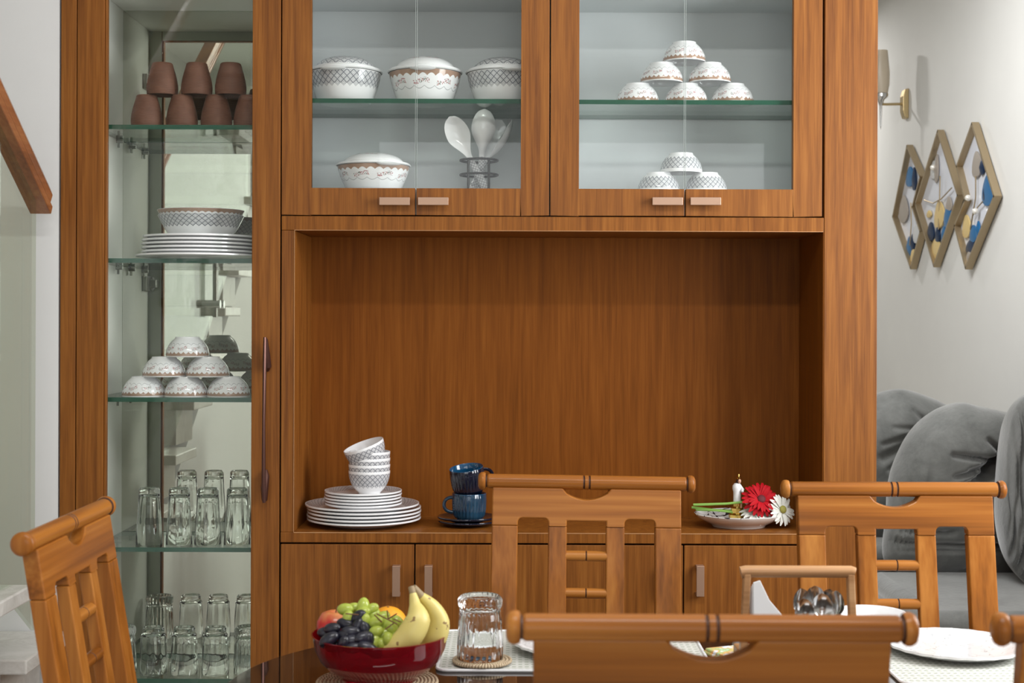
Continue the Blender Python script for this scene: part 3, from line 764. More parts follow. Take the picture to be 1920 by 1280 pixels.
# ------------------------------------------------------------------ flower dish
dx, dY = PX(1385, 3.735, 960), 3.735
def dishw(t_, z, k): return 1+.012*cos(12*t_)*(z > .02)
pr_o = [(0, .002), (.060, .002), (.062, 0), (.066, 0), (.070, .006), (.085, .013), (.100, .022), (.108, .031)]
pr_i = [(.109, .033), (.107, .034), (.098, .026), (.080, .017), (.06, .010), (0, .009)]
o = MB().lathe(pr_o+pr_i, 72, mis=[0]*(len(pr_o)-1)+[1]*len(pr_i), rmod=lambda t_, z, k: 1+(.02*abs(sin(5*t_)) if k > 5 and k < 10 else 0)).build('flower_dish', [M['shell'], M['flower_dish']], None, angle=50)
o.location = (dx, dY, ZCT+.0005); o.scale = (1.05, .95, 1); tag(o, 'shallow cream dish with black line decoration and scalloped rim holding flowers in the niche', 'dish')
def gerbera(label, c, nrm, r, petal, disc, npet, layers, stem_to=None):
    t = thing('gerbera_flower', label, 'flower', c)
    q = Vector(nrm).to_track_quat('Z', 'Y').to_matrix().to_4x4()
    pm = MB(); vs = []; L = 1.0
    n = 7
    for i in range(n+1):
        s_ = i/n; w_ = .135*sin(pi*min(.97, s_*.82+.14))**.6
        for j in (-1, 0, 1): vs.append((j*w_, .12+.88*s_, .10*sin(pi*s_*.9)-(.03 if j == 0 else 0)))
    fs = [(i*3+j, i*3+j+1, i*3+j+4, i*3+j+3) for i in range(n) for j in (0, 1)]
    pm.add(vs, fs); pme = pm.mesh('petal', petal)
    for l in range(layers):
        for k in range(npet):
            a = 2*pi*(k+.5*l)/npet+random.uniform(-.05, .05); sc = r*(1-.22*l)*random.uniform(.92, 1.05)
            p = put('petal', pme, t)
            p.matrix_local = q @ Matrix.Rotation(a, 4, 'Z') @ Matrix.Translation((0, 0, .003*l)) @ Matrix.Rotation(R(-8+14*l+random.uniform(-7, 7)), 4, 'X') @ Matrix.Scale(sc, 4)
    MB().ell((0, 0, .003), (r*.25, r*.25, r*.14), seg=16, rings=8).build('flower_center', disc, t).matrix_local = q
    if stem_to is not None:
        a = Vector((0, 0, 0)); b = Vector(stem_to)-Vector(c)
        mid = (a+b)/2+Vector((0, 0, -.004))
        MB().tube([a-Vector(nrm).normalized()*.004, a*.75+b*.25-Vector(nrm).normalized()*.008, mid, b], [.003, .003, .0032, .0034], 8).build('stem', M['stem'], t)
    return t
gerbera('red gerbera flower lying in the scalloped dish', P(1427, 936, 3.695), (.12, -1, .55), .050, M['red_petal'], M['disc_dark'], 22, 2, P(1300, 946, 3.72))
gerbera('white daisy-like flower below the red one in the dish', P(1420, 959, 3.705), (.0, -.5, .86), .046, M['white_petal'], M['disc'], 20, 1, P(1297, 951, 3.735))
gerbera('white daisy-like flower drooping over the right edge of the dish', P(1467, 955, 3.69), (.55, -.8, .25), .042, M['white_petal'], M['disc'], 22, 1, P(1305, 955, 3.75))
fg = thing('figurine', 'tiny figurine with white cloak, gold skirt and crown in the flower dish', 'figurine', P(1382, 966, 3.725)-Vector((0, 0, .006)))
fg.location.z = ZCT+.010; fg.scale = (1.2, 1.2, 1.22)
MB().lathe([(0, 0), (.020, 0), (.022, .006), (.017, .010), (.018, .018), (.013, .022), (.014, .032), (.009, .036), (.009, .044), (.0, .046)], 24, rmod=lambda a, z, k: 1+.06*sin(9*a)).build('gold_skirt', M['gold'], fg)
MB().lathe([(0, .042), (.0085, .042), (.0082, .055), (.0085, .066), (.0105, .074), (.010, .080), (.006, .085), (0, .086)], 20).tube([(.006, -.003, .078), (.011, -.008, .072), (.009, -.013, .068)], [.004, .0035, .0025], 8).build('white_cloak', M['white_china'], fg)
MB().tube([(.007, -.006, .020), (.008, -.008, .043)], .0022, 8).ell((.004, -.006, .090), (.0036, .0036, .005), seg=12, rings=8).ell((.004, -.0098, .0895), (.0008, .0012, .001), seg=6, rings=4).build('face', M['skin'], fg)
MB().ell((.003, -.002, .090), (.005, .005, .0062), seg=12, rings=8).tube([(.002, 0, .092), (0, .003, .083), (-.001, .004, .076)], [.004, .004, .002], 8).build('hair', M['hair'], fg)
MB().lathe([(.0045, 0), (.0055, .004), (.003, .006), (.0015, .011), (0, .012)], 14, X=Matrix.Translation((.003, -.003, .094))).build('crown', M['gold'], fg)

# ------------------------------------------------------------------ dining chairs
def shear(v):
    x, y, z = v
    if z > .45: return (x, y-(1.05-z)*.165, z)
    return (x, y-.099+(.45-z)*.12, z)
def sh(m): m.v = [shear(q) for q in m.v]; return m
def make_chair():
    t = thing('dining_chair', 'x', 'chair', group='wooden dining chairs')
    CX, CZm = M['chair_x'], M['chair_z']
    zr = 1.048; r0 = .0158
    X = Matrix.Rotation(pi/2, 4, 'Y')
    pr = [(0, -.216), (r0*.9, -.216), (r0, -.213)]
    ms = [0, 0]
    for s_ in (-.006, .006):
        pr += [(r0, s_-.0022), (r0*.88, s_-.0008), (r0*.88, s_+.0008), (r0, s_+.0022)]; ms += [0, 1, 1, 1]
    pr += [(r0, .213), (r0*.9, .216), (0, .216)]; ms += [0, 0, 0]
    MB().lathe(pr, 28, X=Matrix.Translation((0, 0, zr)) @ X, mis=ms).build('top_rail', [CX, M['groove']], t, angle=25)
    for s_ in (-1, 1):
        MB().lathe([(0, .2155), (.0135, .2155), (.0135, .2185), (.0175, .2195), (.0192, .2235), (.0192, .2285), (.0165, .233), (.011, .2355), (0, .236)], 28, X=Matrix.Translation((0, 0, zr)) @ X @ (Matrix.Identity(4) if s_ > 0 else Matrix.Rotation(pi, 4, 'X')), mis=[1, 1, 1]+[0]*6).build('finial', [CZm, M['groove']], t, angle=50)
    # crest board outline
    W = .204; zt = 1.036; zb = .956; zs = .973
    pts = [(-W, zb), (-W, zt), (-.052, zt)]
    pts += [(-.052+.104*i/12, zt-.004-.020*sin(pi*i/12)**.8) for i in range(1, 12)]
    pts += [(.052, zt), (W, zt), (W, zb)]
    def slot(a, b):
        c = .010
        return [(b, zb), (b, zs-c)]+[(b-c+c*cos(k*pi/8), zs-c+c*sin(k*pi/8)) for k in range(1, 5)]+[(a+c-c*sin(k*pi/8), zs-c+c*cos(k*pi/8)) for k in range(0, 4)]+[(a, zs-c), (a, zb)]
    pts += slot(.082, .148)
    pts += [(.0425, zb), (.0425, zb+.012), (-.0425, zb+.012), (-.0425, zb)]
    pts += slot(-.148, -.082)
    th = .013
    sh(MB().prism(pts, lambda a, b: (a, -th, b), lambda a, b: (a, th, b))).build('crest_board', CX, t, smooth=False, bevel=.0025)
    for s_ in (-1, 1):
        m = MB(); a, b = sorted((s_*.148, s_*.204)); n = 10
        zs_ = [.455+(zb-.455)*i/n for i in range(n+1)]
        zs_ = [0, .15, .3, .44]+zs_
        vs = []
        for z in zs_:
            for (x, y) in ((a, -th), (b, -th), (b, th), (a, th)): vs.append((x if z > .44 else (x*.0+(a+b)/2+(x-(a+b)/2)*.75), y*(1 if z > .44 else 1.5), z-.0002))
        L = len(zs_); fs = [(0, 1, 2, 3), tuple(4*(L-1)+j for j in (3, 2, 1, 0))]
        for i in range(L-1):
            for j in range(4): fs.append((4*i+j, 4*i+(j+1) % 4, 4*i+4+(j+1) % 4, 4*i+4+j))
        sh(m.add(vs, fs)).build('rear_leg', CZm, t, smooth=False, bevel=.0025)
        a, b = sorted((s_*.0425, s_*.082))
        m = MB().box(a, b, -th+.002, th-.002, .545, zb-.0002); sh(m).build('slat', CZm, t, smooth=False, bevel=.0025)
    for z in (.893, .815, .737, .659):
        pr = [(0, -.0455), (.0110, -.0455), (.0113, -.02), (.0113, -.0015), (.0098, -.0006), (.0098, .0006), (.0113, .0015), (.0113, .02), (.0110, .0455), (0, .0455)]
        MB().lathe(pr, 16, X=Matrix.Translation(shear((0, 0, z))) @ X, mis=[0, 0, 0, 1, 1, 1, 0, 0, 0]).build('rung', [CX, M['groove']], t, angle=25)
    m = MB().box(-.149, .149, -th, th, .49, .545); sh(m).build('lower_rail', CX, t, smooth=False, bevel=.003)
    MB().box(-.215, .215, -.53, -.085, .43, .455).build('seat', CX, t, smooth=False, bevel=.008, seg=3)
    MB().box(-.19, .19, -.505, -.485, .37, .43).build('apron', CX, t, smooth=False, bevel=.002)
    for s_ in (-1, 1):
        MB().box(s_*.19-.01, s_*.19+.01, -.49, -.115, .37, .43).build('apron', CX, t, smooth=False, bevel=.002)
        MB().add([(s_*.19+a*q, -.495+b*q, z) for z, q in ((0, .013), (.43, .02)) for a, b in ((-1, -1), (1, -1), (1, 1), (-1, 1))], [(0, 1, 2, 3), (7, 6, 5, 4), (0, 4, 5, 1), (1, 5, 6, 2), (2, 6, 7, 3), (3, 7, 4, 0)]).build('front_leg', CZm, t, smooth=False, bevel=.003)
        MB().box(s_*.185-.008, s_*.185+.008, -.48, -.075, .14, .165).build('stretcher', CX, t, smooth=False, bevel=.002)
    return t
ch = make_chair()
spots = [
    ((PX(1088, 3.09, 905), 3.09), 0, 'wooden dining chair across the table, right of the stacked blue mugs', R(.75)),
    ((PX(1675, 2.985, 905), 2.985), 0, 'wooden dining chair across the table standing in front of the grey sofa', 0),
    ((PX(1331, 1.63, 1180), 1.63), pi, 'blurred wooden dining chair nearest the camera, its back filling the bottom centre', R(-.1)),
    ((PX(1860, 1.63, 1180)+.236, 1.63), pi, 'blurred wooden dining chair cut off at the bottom right corner', 0),
    ((-.762, 2.445), pi/2, 'wooden dining chair at the left end of the table, turned sideways', 0),
]
for i, ((x, y), rz, lab, tilt) in enumerate(spots):
    c = ch if i == 0 else copy_tree(ch)
    c.location = (x, y, 0); c.rotation_euler = (0, tilt, rz); c['label'] = lab

# ------------------------------------------------------------------ table
tx0, tx1, ty0, ty1, tr = -.50, 1.75, 1.95, 2.935, .46
def rrect(x0, x1, y0, y1, r, n=16):
    pts = []
    for cx, cy, a0 in ((x1-r, y1-r, 0), (x0+r, y1-r, pi/2), (x0+r, y0+r, pi), (x1-r, y0+r, 3*pi/2)):
        for k in range(n+1): a = a0+pi/2*k/n; pts.append((cx+r*cos(a), cy+r*sin(a)))
    return pts
tb = thing('dining_table', 'dining table with glossy dark glass top and rounded corners', 'table', ((tx0+tx1)/2, (ty0+ty1)/2, 0))
ox, oy = tb.location.x, tb.location.y
TZ = .76
MB().prism([(a-ox, b-oy) for a, b in rrect(tx0, tx1, ty0, ty1, tr)], lambda a, b: (a, b, TZ-.012), lambda a, b: (a, b, TZ)).build('table_top', M['table_top'], tb, smooth=False, bevel=.002)
MB().prism([(a-ox, b-oy) for a, b in rrect(tx0+.14, tx1-.14, ty0+.14, ty1-.14, tr-.14)], lambda a, b: (a, b, TZ-.08), lambda a, b: (a, b, TZ-.0125)).build('apron', M['chair_x'], tb, smooth=False, bevel=.002)
for sx in (-.72, .72):
    for sy in (-.24, .24):
        MB().box(sx-.035, sx+.035, sy-.035, sy+.035, 0, TZ-.081).build('leg', M['chair_z'], tb, smooth=False, bevel=.004)
def coaster(label, x, y, r, z):
    m = MB(); n = max(4, int(r/.0065))
    for k in range(n):
        rr = r-.0035-k*.0065
        if rr < .004: break
        m.lathe([(rr+.0034*cos(a*pi/4), .0033+.0033*sin(a*pi/4)) for a in range(8)], 48, closed=True)
    m.lathe([(0, .001), (r-.005, .001), (r-.005, .004), (0, .004)], 32)
    o = m.build('coaster', M['jute'], None, angle=60); o.location = (x, y, z)
    return tag(o, label, 'coaster')
bx, by = PX(713, 2.50, 1200), 2.50
coaster('large round woven jute coaster under the red fruit bowl', bx-.005, by, .108, TZ+.0004)
def placemat(label, x0, x1, y0, y1):
    cx, cy = (x0+x1)/2, (y0+y1)/2; z = TZ+.0004
    t = thing('placemat', label, 'placemat', (cx, cy, z), 0, 'white woven placemats')
    MB().prism([(a-cx, b-cy) for a, b in rrect(x0, x1, y0, y1, .02, 4)], lambda a, b: (a, b, 0), lambda a, b: (a, b, .003)).build('mat', M['mat'], t, smooth=False)
    p = rrect(x0, x1, y0, y1, .02, 4); p.append(p[0])
    MB().tube([(a-cx, b-cy, .003) for a, b in p], .003, 6, caps=False).build('border_cord', M['cloth'], t)
placemat('white woven placemat under the upturned glass and jute coaster', -.135, .37, 2.585, 2.915)
placemat('white woven placemat under the large white plate at right', .69, 1.19, 2.50, 2.89)
gx, gy = PX(900, 2.64, 1230), 2.64
coaster('small round woven jute coaster under the ribbed glass on the table', gx+.004, gy-.003, .056, TZ+.0065)
me = rib_me.copy(); me.materials.clear(); me.materials.append(M['glass_clear'])
o = put('ribbed_glass', me, loc=(gx, gy, TZ+.0065+.0068+.1195), rot=(pi, 0, .3)); o.scale = (1.05, 1.05, .97); o.location.z = TZ+.0065+.0068+.1195*.97
tag(o, 'ribbed clear drinking glass upside down on the small jute coaster on the table', 'glass')
# plates on table
wav = lambda t_, z, k: 1+(.012*cos(24*t_) if k > 8 and k < 17 else 0)
me = plate_mesh('dinner_plate', M['printed_plate'], .131, .018, foot=.6, seg=96, wav=wav)
tag(put('dinner_plate', me, loc=(PX(1790, 2.735, 1220), 2.735, TZ+.004)), 'white plate with faint line print and beaded rim on the right placemat', 'plate', 'plates laid on the table')
tag(put('dinner_plate', me, loc=(.135, 2.745, TZ+.004)), 'white plate on the left placemat, mostly hidden by the nearest chair', 'plate', 'plates laid on the table')
o = put('bowl', bowl_mesh('bowl', M['white_china'], .070, .050, .035, 2.0), loc=(PX(1632, 2.80, 1150), 2.80, TZ+.0005)); o.scale = (1, 1, 1.35)
tag(o, 'plain white bowl on the table just right of the cutlery caddy', 'bowl')
o = MB().box(-.07, .07, -.07, .07, 0, .006).box(-.066, .064, -.064, .066, .006, .011).build('folded_napkin', M['printed'], None, smooth=False, bevel=.002); o.location = (.345, 2.66, TZ+.0045); o.rotation_euler = (0, 0, .4)
o.location = (.46, 2.70, TZ+.0005)
tag(o, 'folded green and orange print napkin seen through the near chair cutout', 'napkin')

# fruit bowl
z0 = TZ+.0075
pr_o = [(0, .003), (.055, .003), (.062, 0), (.066, .003), (.068, .010), (.088, .020), (.106, .038), (.115, .058), (.119, .080)]
pr_i = [(.1205, .0825), (.118, .083), (.111, .060), (.101, .041), (.083, .024), (.06, .013), (0, .010)]
o = MB().lathe(pr_o+pr_i, 72).build('fruit_bowl', M['red_glass'], None, angle=50); o.location = (bx, by, z0)
tag(o, 'translucent deep red glass fruit bowl on a jute coaster', 'bowl')
def FP(x, y, Y): return P(x, y, Y)
t = thing('apple', 'red and yellow apple at the left of the fruit bowl behind the black grapes', 'apple', FP(629, 1174, 2.53))
MB().lathe([(0, .020), (.006, .024), (.014, .0275), (.024, .024), (.0325, .010), (.0335, -.002), (.029, -.018), (.018, -.029), (.008, -.031), (0, -.027)], 28).build('flesh', M['apple'], t, angle=80)
MB().tube([(0, 0, .018), (.001, 0, .028), (.004, 0, .036)], .0012, 6).build('stalk', M['twig'], t)
t = thing('orange', 'orange behind the green grapes in the fruit bowl', 'orange', FP(728, 1170, 2.545))
MB().ell((0, 0, 0), (.034, .034, .032), seg=28, rings=16).build('peel', M['orange'], t)
MB().ell((0, -.004, .0318), (.0025, .0025, .001), seg=8, rings=4).build('stalk_end', M['twig'], t)
def banana(label, pts, rad):
    p = [P(*q) for q in pts]
    # resample smoothly (Catmull-Rom)
    out = []; rr = []
    for i in range(len(p)-1):
        a, b, c, d = p[max(i-1, 0)], p[i], p[i+1], p[min(i+2, len(p)-1)]
        for k in range(5):
            t_ = k/5
            out.append(.5*((2*b)+(c-a)*t_+(2*a-5*b+4*c-d)*t_*t_+(3*b-a-3*c+d)*t_**3)); rr.append(rad[i]*(1-t_)+rad[i+1]*t_)
    out.append(p[-1]); rr.append(rad[-1])
    base = p[0].copy()
    t = thing('banana', label, 'banana', base)
    n = len(out)-6
    MB().tube([q-base for q in out[:n+1]], rr[:n+1], 16).build('fruit_body', M['banana'], t, angle=70)
    MB().tube([q-base for q in out[n:]], rr[n:], 12).build('stalk', M['banana_end'], t, angle=70)
banana('front yellow banana in the fruit bowl, curving up to the joined stalks', [(712, 1228, 2.44), (742, 1213, 2.435), (770, 1188, 2.435), (783, 1160, 2.44), (778, 1132, 2.45), (774, 1112, 2.455), (771, 1100, 2.46)], [.006, .019, .0235, .022, .010, .006, .0055])
banana('rear yellow banana with brown spots at the right of the fruit bowl', [(772, 1236, 2.49), (800, 1216, 2.485), (817, 1192, 2.48), (822, 1165, 2.48), (810, 1138, 2.475), (789, 1117, 2.468), (775, 1100, 2.462)], [.008, .018, .0205, .0195, .014, .008, .0055])
gr = {}
for kd in ('black', 'green'):
    gr[kd] = MB().ell((0, 0, 0), (.0105, .0105, .017 if kd == 'black' else .0155), seg=14, rings=10).mesh('grape', M[kd+'_grape'])
def bunch(kd, label, items, Yb):
    c = P(items[0][0], items[0][1], Yb); t = thing('grape_bunch', label, 'grapes', c)
    for (x, y, a, dy) in items:
        g = put('grape', gr[kd], t); q = P(x, y, Yb+dy)-c
        g.matrix_local = Matrix.Translation(q) @ Matrix.Rotation(R(90-a), 4, 'Y') @ Matrix.Rotation(random.uniform(-.4, .4), 4, 'X') @ Matrix.Scale(random.uniform(.92, 1.12), 4)
    return t, c
bunch('black', 'bunch of black grapes at the front left of the fruit bowl', [
    (623, 1178, 12, -.01), (648, 1169, -5, 0), (617, 1199, 35, -.03), (643, 1207, 65, -.035), (658, 1184, 0, -.02), (671, 1172, 60, -.01), (684, 1180, -70, -.01),
    (680, 1195, 20, -.03), (663, 1214, 10, -.04), (688, 1214, -20, -.04), (702, 1222, -30, -.04), (671, 1157, 40, 0.0), (645, 1190, 20, -.02), (628, 1212, 10, -.02), (612, 1186, 0, 0.), (662, 1200, 0, -.03), (690, 1202, 80, -.025), (655, 1176, 30, 0)], 2.46)
t, c = bunch('green', 'bunch of green grapes in the middle of the fruit bowl', [
    (648, 1142, 5, 0), (662, 1140, 15, .02), (681, 1137, 85, 0), (696, 1142, 30, 0), (653, 1160, 80, -.01), (680, 1148, 20, -.01), (684, 1164, 75, -.02), (704, 1166, 20, -.02),
    (716, 1158, 30, 0), (704, 1184, 25, -.03), (736, 1180, -50, -.02), (702, 1203, 80, -.035), (717, 1210, -70, -.035), (729, 1200, -80, -.04), (720, 1188, 30, -.02), (746, 1168, -60, .01),
    (712, 1174, 10, -.01), (700, 1154, 50, 0), (692, 1174, 30, -.01), (724, 1170, 60, -.01), (742, 1192, -60, -.02), (710, 1222, 30, -.03)], 2.475)
tw = MB()
for a, b in (((706, 1150), (745, 1170)), ((728, 1160), (726, 1144)), ((728, 1160), (744, 1150)), ((738, 1168), (722, 1180)), ((648, 1150), (672, 1152)), ((716, 1166), (702, 1152)), ((738, 1160), (752, 1166))):
    tw.tube([P(*a, 2.44)-c, P(*b, 2.435)-c], .0012, 6)
tw.build('twig', M['twig'], t)

# cutlery caddy
cY = 2.50
cl, cr = P(1398, 1150, cY).x, P(1596, 1150, cY).x
czt = P(1495, 1062, cY).z
t = thing('cutlery_caddy', 'pale wooden table caddy with frame handle holding napkins and spoons', 'caddy', ((cl+cr)/2, cY, TZ+.0005))
hw = (cr-cl)/2; H_ = czt-TZ
MB().tube([(-hw-.009, 0, H_-.011), (-hw, 0, H_-.009), (hw, 0, H_-.009), (hw+.004, 0, H_-.011)], .0105, 12, flat=1.0).build('handle_bar', M['caddy_wood'], t, bevel=.002)
for s_ in (-1, 1):
    MB().add([(s_*(hw+q)+a, b, z) for z, q in ((.02, .006), (H_-.012, -.002)) for a, b in ((-.006, -.010), (.006, -.010), (.006, .010), (-.006, .010))], [(0, 1, 2, 3), (7, 6, 5, 4), (0, 4, 5, 1), (1, 5, 6, 2), (2, 6, 7, 3), (3, 7, 4, 0)]).build('upright', M['caddy_wood'], t, smooth=False, bevel=.002)
MB().box(-hw-.012, hw+.012, -.06, .06, 0, .012).build('base_board', M['caddy_wood'], t, smooth=False, bevel=.002)
for yy in (-.06, .052): MB().box(-hw-.012, hw+.012, yy, yy+.008, .0125, .06).build('side_board', M['caddy_wood'], t, smooth=False, bevel=.002)
for xx in (-hw-.012, hw+.004): MB().box(xx, xx+.008, -.0515, .0515, .0125, .06).build('end_board', M['caddy_wood'], t, smooth=False, bevel=.002)
MB().box(-.003, .003, -.0515, .0515, .0125, .055).build('divider', M['caddy_wood'], t, smooth=False)
nt_ = thing('paper_napkin', 'white folded napkins standing in the left half of the cutlery caddy', 'napkin', (cl+.01, cY, TZ+.014))
for k in range(4):
    z1 = P(1410, 1084+6*k, cY).z-TZ-.014
    MB().prism([(0, 0), (.085, 0), (.085-.004*k, .07), (.062, .10), (.028, .14), (.012+.002*k, z1), (.0, z1-.004)], lambda a, b, k=k: (a, -.03+.012*k+b*.06, b), lambda a, b, k=k: (a, -.026+.012*k+b*.06, b)).build('sheet', M['cloth'], nt_, smooth=False, bevel=.001)
def teaspoon():
    m = MB(); vs = []; n = 40; seg = 10; L = .17
    for i in range(n+1):
        z = L*i/n; hl = .062
        if z < L-hl: w_ = .004+.002*(1-z/(L-hl)); cup = 0
        else:
            q = (z-(L-hl))/hl; sm = min(1, q/.5); sm = sm*sm*(3-2*sm)
            w_ = .004+(.0205-.004)*sm if q < .5 else max(.002, .0205*(1-((q-.5)/.5)**2)**.5); cup = .010*max(0, sin(pi*q))
        for j in range(seg+1):
            s_ = -1+2*j/seg; vs.append((w_*s_, cup*(1-s_*s_), z))
    fs = [(i*(seg+1)+j, i*(seg+1)+j+1, (i+1)*(seg+1)+j+1, (i+1)*(seg+1)+j) for i in range(n) for j in range(seg)]
    m.add(vs, fs); return m.mesh('spoon', M['steel'], angle=70)
ts = teaspoon()
def face(d, spin):
    d = d.normalized(); y = (Vector((0, 1, 0))-d*d.y).normalized(); x = y.cross(d)
    return Matrix((x, y, d)).transposed().to_4x4() @ Matrix.Rotation(spin, 4, 'Z')
lab = ['leftmost of the tall row', 'upright one at the back', 'rightmost at the edge', 'front left, small and facing the camera', 'front centre facing the camera', 'second from the right']
for i, (x, y, dy, spin) in enumerate(((1502, 1103, .008, .35), (1528, 1098, .024, -.1), (1568, 1107, .018, -.75), (1506, 1122, -.022, .1), (1541, 1112, -.014, 0), (1555, 1104, .036, -.4))):
    tip = P(x, y, cY+dy); base = Vector((tip.x*.6+(cr-.05)*.4, cY+dy*.5, tip.z-.168))
    base.z = max(base.z, TZ+.0135)
    o = put('spoon', ts); o.matrix_world = Matrix.Translation(base) @ face(tip-base, spin)
    o.scale = o.scale*((tip-base).length/.17)
    tag(o, 'shiny steel spoon standing bowl-up in the cutlery caddy, %s' % lab[i], 'spoon', 'spoons in the caddy')

# ------------------------------------------------------------------ living room
def pillow(name, outline, Y, depth, parent, creases=(), folds=None, rings=64, seg=200, back=.5, c=None):
    pts = [P(x, y, Y) for x, y in outline]; n = len(pts)
    # smooth closed outline
    bnd = []
    for k in range(seg):
        f = k/seg*n; i = int(f); t_ = f-i
        a, b, cc, d = (pts[(i+q) % n] for q in (-1, 0, 1, 2))
        bnd.append(.5*((2*b)+(cc-a)*t_+(2*a-5*b+4*cc-d)*t_*t_+(3*b-a-3*cc+d)*t_**3))
    ctr = sum(bnd, Vector())/seg if c is None else P(*c, Y)
    def px(v):
        return (960+v.x*F/Y, 600-(v.z-CZ)*F/Y)
    def crease(x, y):
        s_ = 0
        for (x0, y0, x1, y1, wd, dp) in creases:
            L2 = (x1-x0)**2+(y1-y0)**2; t_ = ((x-x0)*(x1-x0)+(y-y0)*(y1-y0))/L2; t2 = max(0, min(1, t_))
            d2 = (x-x0-t2*(x1-x0))**2+(y-y0-t2*(y1-y0))**2
            s_ += dp*math.exp(-d2/(wd*wd))*(.35+.65*t2)
        return s_
    vs = []; fs = []
    for side in (-1, 1):
        b0 = len(vs); vs.append(tuple(ctr+Vector((0, side*(depth if side < 0 else depth*back), 0))))
        for r_ in range(1, rings+1):
            q = sin(pi/2*r_/rings)
            for k in range(seg):
                p = ctr.lerp(bnd[k], q); bul = (1-q**2.6)**.5 if q < 1 else 0
                yy = side*(depth if side < 0 else depth*back)*bul
                if side < 0:
                    cx, cy = px(p); yy += crease(cx, cy)*min(1, bul*2)
                    if folds: yy += folds(cx, cy)*min(1, bul*2)
                vs.append((p.x, p.y+yy, p.z))
        for k in range(seg): fs.append((b0, b0+1+k, b0+1+(k+1) % seg))
        for r_ in range(rings-1):
            for k in range(seg):
                a = b0+1+r_*seg+k; b = b0+1+r_*seg+(k+1) % seg; fs.append((a, b, b+seg, a+seg))
    m = MB(); m.v = vs; m.f = [list(f) for f in fs]; m.mi = [0]*len(fs)
    me = m.mesh(name, M['velvet'], angle=70)
    bm = bmesh.new(); bm.from_mesh(me); bmesh.ops.remove_doubles(bm, verts=bm.verts, dist=1e-4); bmesh.ops.recalc_face_normals(bm, faces=bm.faces); bm.to_mesh(me); bm.free()
    return put(name, me, parent)
sf = thing('sofa', 'overstuffed grey velvet sofa with gathered back cushions by the pale wall', 'sofa', (0, 0, 0))
pillow('back_cushion', [(1560, 1060), (1540, 900), (1575, 800), (1625, 748), (1680, 729), (1735, 741), (1785, 768), (1830, 830), (1850, 950), (1840, 1060), (1700, 1075)], 5.75, .17, sf,
       creases=[(1640, 850, 1730, 800, 10, .05), (1640, 825, 1728, 797, 5, .03), (1650, 870, 1715, 812, 6, .03), (1700, 765, 1732, 797, 6, .03), (1660, 795, 1730, 798, 5, .02)])
pillow('back_cushion', [(1668, 1065), (1662, 960), (1668, 892), (1690, 835), (1715, 798), (1745, 773), (1775, 759), (1805, 754), (1835, 761), (1880, 771), (1925, 785), (1952, 850), (1955, 960), (1945, 1065), (1820, 1075)], 5.30, .20, sf,
       creases=[(1797, 905, 1830, 872, 9, .10), (1830, 872, 1850, 850, 9, .11), (1850, 850, 1892, 838, 9, .12),
                (1762, 842, 1848, 852, 5, .06), (1790, 868, 1845, 852, 4, .05), (1765, 880, 1838, 862, 4.5, .06), (1760, 905, 1828, 874, 5, .06), (1826, 815, 1856, 846, 5, .05), (1856, 808, 1876, 838, 5, .05), (1880, 805, 1893, 835, 5, .05),
                (1730, 830, 1722, 900, 7, .014), (1700, 860, 1692, 910, 6, .014),
                (1640, 985, 1760, 982, 4, .03), (1640, 1004, 1870, 1008, 5, .06), (1660, 1018, 1870, 1018, 4, .03), (1800, 985, 1790, 1060, 4, .03), (1815, 990, 1806, 1055, 4, .03)])
pillow('arm_cushion', [(1960, 728), (1922, 742), (1903, 765), (1893, 800), (1886, 860), (1881, 930), (1880, 985), (1888, 1040), (1905, 1075), (1940, 1105), (1985, 1112), (2008, 1050), (2010, 850), (1995, 745)], 4.95, .10, sf, back=2.2,
       folds=lambda x, y: .012*sin(x*.42+2*sin(y*.03))+.008*sin(x*.9+y*.02))
MB().box(1.30, 1.97, 4.46, 5.24, .30, .485).build('seat_cushion', M['velvet'], sf, bevel=.05, seg=6, angle=80)
MB().box(1.28, 1.98, 4.50, 5.62, .06, .295).build('base', M['velvet'], sf, bevel=.03, seg=4, angle=80)
MB().box(1.05, 1.95, 5.35, 5.95, .06, .55).build('base', M['velvet'], sf, bevel=.04, seg=4, angle=80)
for fxx, fyy in ((1.34, 4.56), (1.92, 4.56), (1.12, 5.88), (1.88, 5.88)):
    MB().tube([(fxx, fyy, 0), (fxx, fyy, .065)], .025, 12).build('foot', M['gap'], sf)

